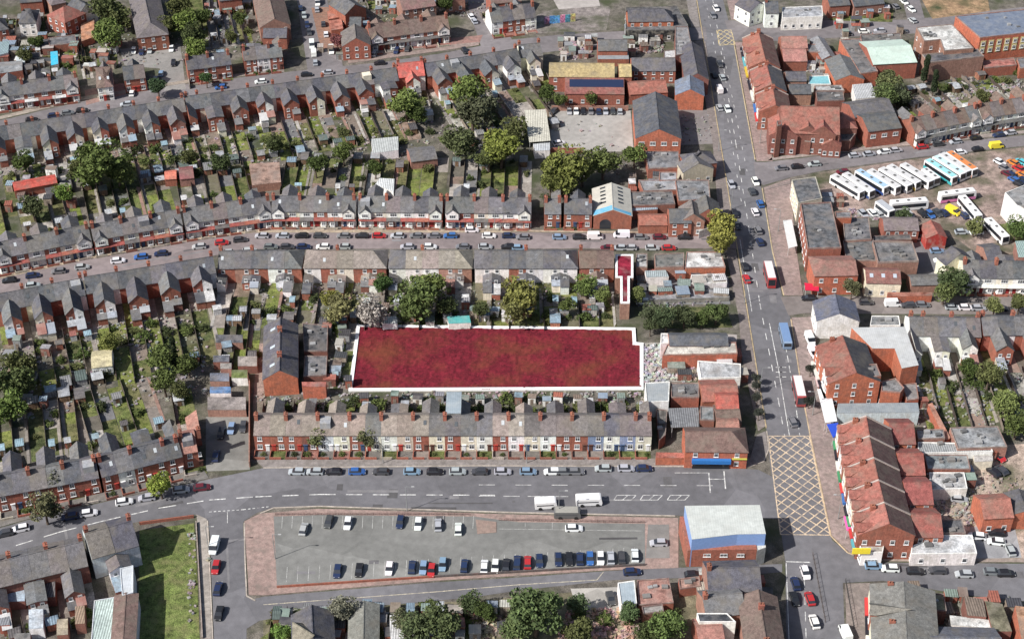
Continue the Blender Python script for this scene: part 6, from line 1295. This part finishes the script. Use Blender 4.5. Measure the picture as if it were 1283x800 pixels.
# ================================================================ TREES
BT = 'trees among the back gardens'
GK = 1.55
TR = [(137, 40, 6.5, 'broad green tree beside the cul-de-sac at the top left', (.075, .1, .028)), (135, 8, 7, 'dark broad tree at the very top left', (.05, .06, .022)), (148, 22, 5, 'olive tree behind the broad green one at the top left', (.07, .08, .03)),
      (224, 6, 5, 'topmost tree in the green strip right of the slate block', None), (232, 24, 5, 'second tree down the green strip right of the slate block', (.09, .12, .03)), (240, 42, 5, 'third tree down the green strip right of the slate block', None), (245, 60, 4.5, 'lowest tree in the green strip right of the slate block', (.09, .12, .03)),
      (122, 203, 8.5, 'very large dark green tree in the upper left gardens', (.06, .08, .022)), (104, 210, 5, 'smaller tree at the left of the very large one', None), (147, 212, 5.5, 'green tree at the right of the very large one', (.06, .075, .022)),
      (40, 258, 4, 'dark tree near the red garage in the left gardens', (.05, .06, .025)), (82, 241, 3.5, 'bright green small tree below the very large one', (.08, .12, .025)), (277, 202, 3.5, 'dark round tree near the middle left gardens', (.04, .055, .02)), (235, 196, 3, 'small tree near the orange-roofed garage', None),
      (508, 128, 6, 'leaning green tree below the red-pink roofed house', (.085, .11, .03)), (520, 140, 4, 'small green tree beside the leaning one', None), (582, 116, 7, 'broad green tree below the top row', (.08, .105, .028)), (592, 138, 6.5, 'dark grey-green tree below the broad one', (.05, .055, .03)), (608, 128, 5, 'grey-green tree right of the dark one', (.055, .06, .035)),
      (574, 176, 6.5, 'dark olive tree in the central upper gardens', (.05, .06, .025)), (628, 182, 7, 'light green tree in the central upper gardens', (.1, .115, .025)), (612, 196, 4.5, 'dark tree left of the light green one', (.05, .06, .02)), (646, 160, 5, 'green tree left of the ribbed workshop roof', None),
      (706, 212, 8, 'wide olive tree below the pale car park', (.09, .1, .026)), (730, 208, 6, 'olive tree just right of the widest one below the pale car park', (.085, .1, .03)), (756, 200, 6, 'dark olive tree below the middle of the pale car park', (.065, .08, .025)), (795, 192, 4, 'green tree beside the grey hall', (.075, .1, .028)), (690, 228, 5, 'low olive tree above the brick houses', (.08, .09, .025)),
      (904, 282, 5.2, 'tall olive-yellow tree at the corner of the main road', (.15, .148, .035)), (902, 300, 4.6, 'lower part olive-yellow tree at the corner of the main road', (.145, .142, .035)),
      (526, 372, 7, 'large dark green tree just above the red plot', (.06, .08, .025)), (538, 358, 5, 'green tree right behind the large dark one above the red plot', (.08, .1, .028)), (427, 385, 5, 'round olive bare-looking tree above the red plot', (.12, .115, .05)), (463, 388, 5, 'pale grey blossoming tree above the red plot', (.22, .2, .18)), (478, 354, 3, 'narrow dark green tree behind the beige-roofed block', (.04, .07, .02)), (415, 374, 3.5, 'yellow-green small tree left of the olive one', (.12, .12, .03)),
      (652, 370, 6, 'olive-green domed tree above the red plot', (.12, .12, .035)), (643, 385, 4.5, 'olive tree at the foot of the domed one', (.1, .1, .035)), (736, 356, 3.8, 'green tree in the lawns right of the domed one', (.08, .11, .03)), (757, 368, 2.8, 'green tree just left of the small red marker', (.08, .1, .03)), (800, 368, 2.6, 'green tree just right of the small red marker', (.09, .105, .035)), (712, 382, 2.8, 'small round tree in the lawns above the plot', None), (556, 384, 3.5, 'low green tree beside the teal shed', None), (600, 388, 3, 'low dark tree right of the teal shed', (.045, .055, .02)),
      (835, 398, 3.6, 'dark green tree at the top right corner of the red plot', (.04, .055, .025)), (814, 392, 3, 'dark tree by the right end of the red plot', (.045, .055, .028)), (858, 394, 3.3, 'dark green tree above the slate building', (.04, .05, .022)), (898, 390, 3.4, 'green tree beside the main road above the slate building', (.055, .075, .025)), (880, 396, 2.6, 'low green tree between the dark one and the road', (.05, .07, .02)), (815, 408, 2.3, 'low dark bush-like tree in the corner of the plot', (.04, .05, .022)),
      (14, 478, 6, 'dark tree at the left edge of the long gardens', (.05, .065, .022)), (8, 510, 5, 'green tree lower at the left edge of the long gardens', (.07, .1, .025)), (24, 455, 4.5, 'tree at the top of the left edge gardens', None), (136, 428, 3.5, 'yellowish tree above the conservatory', (.1, .11, .03)), (200, 450, 4.5, 'green tree left of the cypress', (.07, .09, .026)), (205, 478, 4, 'green tree below the one left of the cypress', None), (226, 488, 3, 'leafy tree beside the long lawn', None), (235, 455, 3.5, 'sparse tree right of the cypress', None),
      (55, 636, 4, 'sparse olive tree on the pavement at the lower left', (.09, .09, .045)), (200, 606, 3.5, 'bright yellow-green tree at the left road corner', (.13, .16, .03)), (398, 545, 3, 'olive street tree before the long row, left one', (.09, .1, .04)), (458, 546, 3, 'olive street tree before the long row, right one', (.09, .095, .045)), (62, 600, 3.5, 'grey-green tree before the curving row', (.07, .075, .045)),
      (672, 765, 6.7, 'very large green tree at the bottom centre', (.06, .085, .032)), (650, 782, 4.4, 'green tree at the lower left of the very large bottom one', (.06, .08, .03)), (552, 782, 5.2, 'large dark green tree at the bottom edge', (.055, .07, .028)), (527, 790, 4.4, 'dark green tree left of the large bottom one', (.05, .065, .028)), (508, 775, 3, 'grey-green tree beside the narrow greenhouse', (.07, .075, .04)), (428, 762, 3.7, 'grey bare-looking tree beside the beige house', (.11, .11, .08)), (590, 752, 3, 'dark tree at the edge of the slip road', (.04, .055, .022)), (606, 764, 2.6, 'small tree right of the one at the slip road', None), (720, 757, 3, 'small dark tree left of the pale yard', (.045, .065, .028)), (725, 790, 3.7, 'green tree in the rubble-strewn gardens, left', None), (789, 766, 2.7, 'round green tree below the pale blue garage', (.05, .075, .03)), (833, 784, 4.4, 'bright green tree at the bottom beside the patched roofs', (.07, .1, .03)), (812, 792, 3.3, 'green tree left of the bright one at the bottom', None), (352, 790, 2.6, 'bright green shrub-like tree at the bottom left corner of the gardens', (.08, .13, .03)),
      (1116, 102, 5, 'tall olive tree behind the mint-roofed warehouse', (.075, .085, .035)), (1112, 118, 5, 'green tree below the tall olive one', (.06, .08, .028)), (1128, 118, 4, 'dark tree right of the tall olive one', (.045, .055, .028)), (1194, 350, 5, 'dark green tree at the end of the white row', (.04, .055, .022)), (1184, 364, 3.5, 'green tree at the street corner below the dark one', (.07, .085, .03)), (1247, 382, 3, 'olive round tree before the white row', (.09, .1, .035)), (1278, 378, 3, 'green tree at the right edge before the white row', None), (1131, 268, 2.6, 'small round green tree among the yard cars', (.05, .07, .03)), (1068, 360, 3, 'low ivy-green tree against the orange corner building', (.08, .08, .04)), (1262, 505, 4, 'light green tree in the right-hand gardens', (.09, .11, .035)), (1276, 530, 4, 'green tree at the right edge beside the workshops', None), (1274, 284, 4, 'green tree below the tall white building', (.06, .09, .025)), (1222, 282, 3, 'low weedy tree beside the coaches', (.1, .11, .04)),
      (998, 172, 3, 'dark narrow tree before the red hall', (.035, .04, .025)), (258, 98, 2.6, 'round dark green tree before the brick row', (.04, .07, .025)), (197, 107, 3.6, 'dark green tree at the mouth of the cul-de-sac', (.03, .05, .022)), (422, 50, 3, 'maroon-leaved tree beside the gabled brick house', (.13, .05, .05)), (410, 8, 0.1, None, None)]
for x, y, r, l, c in TR:
    if l: tree(x, y, r, l, col=tuple(v * GK for v in c) if c else None, group=None)
for x, y, r, tl, l in [(218, 445, 2.4, 2.6, 'tall dark cypress in the left gardens'), (1160, 88, 2.8, 2.2, 'tall dark cypress behind the charcoal-roofed warehouse'), (1171, 104, 2.6, 2.0, 'second cypress lower in the right-hand gardens')]:
    tree(x, y, r, l, hc=r * tl, col=(.03, .045, .02), seed=5, tall=tl * .85, group=None)
# garden band trees and hedges placed along the plot ends
k = 0
for (x0, y0, x1, y1, n, wh) in [(10, 225, 300, 182, 16, 'between the upper left back gardens'), (300, 180, 560, 168, 15, 'between the upper central back gardens'), (10, 455, 250, 420, 9, 'among the long left gardens'), (400, 398, 770, 398, 16, 'above the red plot'), (330, 775, 860, 775, 18, 'in the bottom gardens'), (1130, 120, 1283, 98, 9, 'in the upper right gardens'), (1150, 470, 1283, 500, 10, 'in the right-hand gardens'), (430, 506, 800, 506, 12, 'below the red plot')]:
    for i in range(n):
        t_ = (i + .5) / n; x, y = at(x0 + (x1 - x0) * t_ + rnd.uniform(-5, 5), y0 + (y1 - y0) * t_ + rnd.uniform(-9, 9)); s = rnd.uniform(.9, 2.0)
        o = link('bush', bush_mesh(rnd.randrange(5)), None, (x, y, 0), rnd.uniform(0, 6), greens(), (s * 1.2, s, s))
        tag(o, f"green bush, {ordn(i + 1)} from the left {wh}", 'bush', group='bushes ' + wh)

# ================================================================ RUBBLE AND SMALL CLUTTER
def rubble(pts, n, label, cols, s0=.2, s1=.9):
    P = ats(pts); b = MB(); r = random.Random(n)
    for i in range(n):
        u, v = r.random(), r.random(); a = [P[0][j] * (1 - u) * (1 - v) + P[1][j] * u * (1 - v) + P[2][j] * u * v + P[3][j] * (1 - u) * v for j in range(2)]
        s = r.uniform(s0, s1); an = r.uniform(0, pi); ca, sa = cos(an) * s, sin(an) * s; k_ = r.uniform(.3, 1); h = r.uniform(.1, .7)
        pp = [(a[0] + ca, a[1] + sa), (a[0] - sa * k_, a[1] + ca * k_), (a[0] - ca, a[1] - sa), (a[0] + sa * k_, a[1] - ca * k_)]
        b.v += [(x, y, 0) for x, y in pp] + [(x + r.uniform(-.1, .1), y, h * r.uniform(.7, 1.2)) for x, y in pp]; q0 = len(b.v) - 8
        for f in ((4, 5, 6, 7), (0, 1, 5, 4), (1, 2, 6, 5), (2, 3, 7, 6), (3, 0, 4, 7)): b.f.append(tuple(q0 + t for t in f)); b.m.append(0)
    o = link('rubble', b.mesh('rubble', ['junk']), col=cols); return tag(o, label, 'rubble', kind='stuff')
rubble([(808, 432), (866, 430), (870, 478), (808, 480)], 500, 'heaps of white rubble and scrap beside the red plot', (.42, .41, .4))
rubble([(856, 452), (876, 452), (878, 476), (856, 476)], 160, 'grey scrap heap left of the pale flat roof', (.3, .28, .26))
rubble([(712, 764), (800, 762), (800, 800), (700, 800)], 500, 'pinkish rubble spread in the bottom gardens', (.42, .28, .23))
rubble([(590, 760), (640, 755), (640, 800), (590, 800)], 250, 'pale rubble among the bottom gardens left of the big tree', (.34, .3, .22))
rubble([(786, 45), (830, 44), (832, 66), (790, 68)], 260, 'scrap and roof clutter behind the pub', (.28, .25, .23))
rubble([(700, 52), (742, 50), (742, 74), (702, 76)], 220, 'coloured scrap in the yard behind the cream houses', (.35, .28, .28))
rubble([(1010, 84), (1052, 84), (1056, 94), (1012, 95)], 80, 'clutter in the yard behind the shop terrace', (.35, .34, .33))
rubble([(1215, 590), (1283, 600), (1283, 660), (1215, 640)], 120, 'scattered scrap in the lower right yard', (.32, .27, .23), .15, .5)
rubble([(1180, 92), (1240, 88), (1250, 112), (1190, 118)], 120, 'dark scrap in the upper right gardens', (.1, .1, .11))
# small litter in back gardens: pots, bins, toys as countable pieces would be beyond counting
def litter(rows, n, label):
    b = MB(); r = random.Random(n + 3)
    for i in range(n):
        x0, y0, x1, y1, dy = r.choice(rows); t_ = r.random(); x, y = at(x0 + (x1 - x0) * t_, y0 + (y1 - y0) * t_ + r.uniform(0, dy))
        s = r.uniform(.12, .5); an = r.uniform(0, pi); c, s2 = cos(an) * s, sin(an) * s; h = r.uniform(.08, .6); c *= r.uniform(.5, 2.2)
        b.prism([(x + c, y + s2), (x - s2, y + c), (x - c, y - s2), (x + s2, y - c)], 0, h)
    return tag(link('garden_litter', b.mesh('garden_litter', ['junk']), col=(.3, .28, .26)), label, 'litter', kind='stuff')
litter([(0, 185, 300, 150, 45), (300, 150, 640, 115, 75)], 1100, 'pale odds and ends strewn through the upper back gardens')
litter([(0, 420, 260, 385, 110)], 500, 'pale odds and ends strewn through the left back gardens')
litter([(320, 352, 770, 352, 48), (320, 492, 810, 490, 16)], 800, 'pale odds and ends in the yards round the red plot')
litter([(1100, 480, 1283, 470, 60), (1130, 130, 1283, 100, 10)], 600, 'pale odds and ends in the right-hand gardens')
# street lamps, railings
def lamp(px, py, label, side=1, h=8.0):
    x, y = at(px, py, 0); t = thing('street_lamp', label, 'street lamp', (x, y, .02), 0, 'street lamps')
    b = MB(); b.cyl((0, 0), .11, 0, h, 8, 0, .06); link('pole', b.mesh('pole', ['plain']), t, col=(.25, .26, .26))
    b = MB(); b.box(-.05 if side > 0 else -1.4, 1.4 if side > 0 else .05, -.04, .04, h - .02, h + .08); link('arm', b.mesh('arm', ['plain']), t, col=(.25, .26, .26))
    b = MB(); b.box(side * 1.7 - .35, side * 1.7 + .35, -.14, .14, h + .0, h + .16); link('lamp_head', b.mesh('lamp_head', ['plain']), t, col=(.4, .4, .4))
for x, y, l, s in [(345, 700, 'lamp post at the left end of the long car park', 1), (510, 640, 'lamp post on the pavement above the car park, left', 1), (700, 645, 'lamp post on the pavement above the car park, right', 1), (480, 580, 'lamp post before the long row, left', 1), (660, 580, 'lamp post before the long row, right', 1), (900, 190, 'lamp post on the main road below the orange gable', 1), (916, 262, 'lamp post on the main road by the olive tree', 1), (933, 380, 'lamp post on the main road beside the corner yard', 1), (952, 490, 'lamp post on the main road left of the box junction', 1), (1018, 520, 'lamp post on the right pavement above the box junction', -1), (1050, 650, 'lamp post on the right pavement beside the box junction', -1), (975, 290, 'lamp post before the dark-roofed shops', -1), (952, 180, 'lamp post opposite the large red hall', -1), (932, 90, 'lamp post before the red-tiled shop terrace', -1), (262, 690, 'lamp post beside the grass plot', 1), (420, 289, 'lamp post on the middle street, left', 1), (620, 289, 'lamp post on the middle street, right', 1)]:
    lamp(x, y, l, s)
def railing(pts, label, h=1.1, col=(.1, .1, .1), step=1.5, brick=False):
    P = ats(pts); x0, y0 = P[0]; x1, y1 = P[1]; L = math.hypot(x1 - x0, y1 - y0); r = math.atan2(y1 - y0, x1 - x0); b = MB()
    if brick: b.box(0, L, -.12, .12, 0, h)
    else:
        b.box(0, L, -.03, .03, h - .06, h); b.box(0, L, -.03, .03, .2, .26)
        for i in range(int(L / step) + 1): b.box(i * step, i * step + .06, -.04, .04, 0, h)
    n = 'boundary_wall' if brick else 'railing'
    tag(link(n, b.mesh(n, ['brick' if brick else 'plain']), None, (x0, y0, .02), r, col), label, 'wall' if brick else 'railing')
railing([(347, 736), (545, 723)], 'low brick wall along the lower left edge of the car park', .7, BR, brick=True)
railing([(545, 723), (808, 708)], 'dark low wall along the lower right edge of the car park', .7, (.1, .09, .09), brick=True)
railing([(345, 645), (590, 645)], 'knee rail along the upper edge of the car park, left length', .8, (.12, .06, .05), 1.4)
railing([(625, 652), (808, 655)], 'knee rail along the upper edge of the car park, right length', .8, (.12, .06, .05), 1.4)
railing([(1018, 695), (1034, 780)], 'railings on the central reservation at the bottom', 1.2, (.12, .1, .09))
railing([(1059, 728), (1070, 788)], 'railings on the right pavement at the bottom', 1.2, (.06, .06, .06), .8)
railing([(246, 655), (254, 800)], 'low wall along the right side of the grass plot', .8, (.33, .28, .25), brick=True)
railing([(175, 657), (243, 648)], 'low brick wall along the top of the grass plot', .9, BR, brick=True)
railing([(691, 139), (787, 139)], 'orange brick wall along the top of the pale car park', 2.0, BRP, brick=True)
railing([(688, 192), (730, 192)], 'red wall along the bottom of the pale car park', 2.0, BR, brick=True)
railing([(960, 238), (1000, 228)], 'low railing at the corner of the upper right street', 1.0, (.3, .3, .3))
railing([(233, 60), (238, 112)], 'pale wall running down the right of the cul-de-sac', 1.8, (.33, .3, .26), brick=True)
railing([(313, 480), (313, 585)], 'brick wall along the right of the small car park', 1.8, BRP, brick=True)
# street trees as small dark balls along the pavements
for i, (x, y) in enumerate([(947, 476), (949, 502), (951, 520), (948, 486), (1016, 465), (1014, 505)]):
    tree(x, y - 4, 1.5, f"small dark street tree, {ordn(i + 1)} in the line beside the main road", hc=3.0, col=(.04, .045, .035), group='small street trees beside the main road')
for q_, n, wh, sm in [([(104, 60), (150, 56), (152, 84), (106, 88)], 8, 'above the hipped white house', 3.6), ([(262, 4), (312, 0), (316, 30), (266, 34)], 9, 'right of the green strip', 3.4), ([(392, 60), (440, 56), (444, 80), (440, 84)], 4, 'by the twin-gabled house', 3), ([(1040, 16), (1110, 14), (1112, 26), (1042, 28)], 5, 'on the green verge', 2.6), ([(840, 446), (926, 446), (926, 478), (842, 478)], 16, 'in the yards beside the rubble', 4.5), ([(790, 228), (846, 224), (850, 262), (792, 266)], 14, 'behind the arched warehouse', 4), ([(1162, 594), (1212, 592), (1218, 620), (1166, 622)], 8, 'in the pale lower right yard', 4),
    ([(2, 52), (96, 46), (96, 84), (4, 90)], 22, 'in the top left yards', 4.5), ([(700, 50), (745, 48), (746, 74), (702, 76)], 10, 'behind the cream houses', 4), ([(336, 776), (640, 760), (640, 802), (336, 806)], 24, 'in the bottom edge gardens', 3.6), ([(802, 340), (908, 340), (912, 372), (802, 376)], 16, 'in the corner yard', 5),
    ([(872, 716), (960, 714), (964, 790), (874, 790)], 14, 'among the patched roofs at the bottom', 4), ([(410, 405), (440, 405), (440, 484), (412, 484)], 10, 'left of the red plot', 3.4), ([(442, 502), (800, 502), (806, 508), (440, 508)], 14, 'just below the red plot', 2.4), ([(400, 385), (770, 385), (770, 402), (400, 402)], 20, 'just above the red plot', 3),
    ([(1100, 482), (1140, 480), (1165, 510), (1150, 514)], 6, 'right of the tall red building', 3.5), ([(1150, 560), (1240, 560), (1250, 580), (1160, 580)], 8, 'among the right-hand workshops', 4), ([(1030, 250), (1052, 250), (1056, 262), (1034, 262)], 5, 'at the coach yard corner', 3), ([(785, 42), (832, 40), (834, 68), (788, 70)], 12, 'behind the black-fronted pub', 4),
    ([(1012, 60), (1050, 58), (1058, 120), (1016, 124)], 12, 'behind the red-tiled terrace', 4), ([(440, 0), (600, -12), (600, 8), (440, 20)], 14, 'at the top centre gardens', 3.6), ([(830, 430), (926, 428), (926, 444), (834, 446)], 8, 'on the far side of the rubble', 4), ([(1140, 742), (1270, 746), (1280, 796), (1150, 796)], 14, 'in the bottom right yard', 4), ([(5, 215), (100, 215), (100, 262), (5, 270)], 10, 'in the far left gardens', 3.6), ([(0, 430), (60, 425), (60, 520), (0, 530)], 8, 'at the left edge gardens', 3.2), ([(1050, 30), (1130, 34), (1130, 60), (1050, 60)], 8, 'below the cross street', 4)]:
    clutter_sheds(q_, n, wh, sm)
# repairs, trenches and covers in the road surface
rr_ = random.Random(5)
for i, (A_, B_, hw) in enumerate([((20, 678), (260, 618), 4), ((280, 612), (860, 612), 7), ((280, 628), (860, 630), 4), ((890, 20), (925, 250), 3.5), ((935, 300), (985, 540), 5), ((1000, 720), (1030, 800), 3), ((360, 300), (880, 302), 2.5), ((10, 362), (300, 300), 2.5), ((360, 690), (800, 685), 12), ((960, 218), (1280, 175), 2), ((1000, 384), (1280, 384), 2.5), ((1070, 712), (1280, 725), 4), ((280, 670), (285, 790), 2)]):
    (x0, y0), (x1, y1) = at(*A_), at(*B_); L = math.hypot(x1 - x0, y1 - y0); r = math.atan2(y1 - y0, x1 - x0)
    for j in range(int(L / 13)):
        t_ = rr_.random() * L; off = rr_.uniform(-hw, hw); l_, w_ = rr_.choice([(rr_.uniform(4, 16), rr_.uniform(.5, .9)), (rr_.uniform(1.2, 4), rr_.uniform(1, 2.6)), (.7, .7)]); g = rr_.choice([.085, .1, .12, .19, .21])
        b = MB(); z_ = (.13 if i == 8 else .045) + .0016 + .0007 * ((i * 31 + j * 7) % 17) * .2; b.prism([(0, -w_ / 2), (l_, -w_ / 2), (l_, w_ / 2), (0, w_ / 2)], z_ - .003, z_, 0, False)
        tag(link('road_patch', b.mesh('road_patch', ['asphalt']), None, (x0 + cos(r) * t_ - sin(r) * off, y0 + sin(r) * t_ + cos(r) * off, 0), r + (pi / 2 if rr_.random() < .25 else 0), (g, g * .97, g)), kind='structure')
dup_labels = {k: v for k, v in USED.items() if len(v) > 1}
if dup_labels: print('DUPLICATE LABELS', len(dup_labels), list(dup_labels.items())[:12])
long_ = [k for k in USED if not 4 <= len(k.split()) <= 16]
if long_: print('LENGTH', len(long_), long_[:10])

rubble([(852, 142), (886, 142), (894, 178), (856, 180)], 60, 'odds and ends on the yard beside the orange gable', (.25, .23, .22), .2, .6)
rubble([(800, 372), (912, 368), (914, 382), (800, 386)], 120, 'dark clutter along the foot of the corner yard', (.22, .22, .21), .2, .8)
rubble([(1140, 612), (1215, 612), (1222, 660), (1180, 650)], 180, 'grey clutter in the pale yard behind the rear wings', (.3, .28, .26), .2, .7)
rubble([(1150, 744), (1270, 748), (1280, 796), (1160, 796)], 120, 'clutter in the bottom right yard', (.25, .22, .18), .2, .7)
rubble([(380, 404), (415, 404), (440, 486), (410, 486)], 100, 'odds and ends in the yards behind the slate-roofed block', (.3, .28, .26), .15, .5)
rubble([(1060, 262), (1110, 268), (1110, 276), (1062, 274)], 90, 'scrap along the lower edge of the coach yard', (.35, .3, .3), .3, .8)
rubble([(700, 180), (880, 210), (840, 226), (700, 215)], 80, 'odds and ends among the trees below the pale car park', (.25, .22, .2), .15, .5)
# extra greenery at the top left and top middle
for i, (x, y, r, l) in enumerate([(30, 66, 3.2, 'green garden tree behind the top left terrace'), (45, 52, 3, 'leafy tree by the teal-roofed shed'), (210, 32, 4, 'tree at the left of the green strip beside the slate block'), (252, 20, 4, 'tree at the right of the green strip beside the slate block'), (300, 22, 3, 'small tree in the plots behind the brick row'), (288, 44, 2.6, 'small leafy tree lower in the plots behind the brick row'), (558, 4, 3.5, 'green tree at the top between two brick houses'), (686, 116, 3.5, 'dark shrubby tree left of the solar-panelled building'), (700, 124, 3, 'shrubby tree below the solar-panelled building'), (740, 122, 2.6, 'small shrubby tree in front of the solar-panelled building'), (395, 205, 4, 'grey-green garden tree above the bay-fronted rows'), (430, 190, 4, 'green garden tree in the upper central gardens'), (345, 180, 3.5, 'dark garden tree left of the upper central gardens'), (470, 210, 3, 'low garden tree below the white double canopy'), (30, 200, 4, 'green tree at the far left of the upper gardens'), (1232, 120, 3, 'small tree in the upper right gardens'), (1240, 470, 4, 'green tree in the middle of the right-hand gardens'), (1215, 460, 3, 'small tree left in the right-hand gardens')]):
    tree(x, y, r, l, group=None)

litter([(236, 668, 246, 664, 130)], 40, 'litter scattered over the grass plot')
litter([(262, 700, 262, 700, 1), (690, 150, 785, 150, 36)], 50, 'odds and ends on the pale car park')
litter([(0, 40, 330, 10, 60), (440, 4, 640, -6, 25)], 700, 'pale odds and ends in the topmost gardens')

gab('small cross gable on the street side of the large red hall', (1012, 146), (1013, 158), 10.5, 8.4, 6, BRD, RT, st=1, gap=2, name='gabled_hall', cat='hall', chim=1)
for i, (x, y, l) in enumerate([(992, 137, 'first'), (1006, 138, 'second'), (1020, 139, 'third')]):
    gab(f'{l} small roof gable on the south slope of the large red hall', (x, y), (x + .6, y + 8), 11.6, 10.2, 3.6, BRD, RT, st=0, name='roof_gable', cat='hall') if i == 1 else None
gab('low red side wing at the front right of the large red hall', (1042, 162), (1043, 176), 6.5, 4.6, 6, BRD, RT, st=1, gap=2, name='gabled_hall', cat='hall')
flatb('square red brick turret on the large red hall', [(973, 152), (979, 152), (980, 157), (974, 158)], 12, BRD, (.25, .1, .08), name='turret', par=.3)
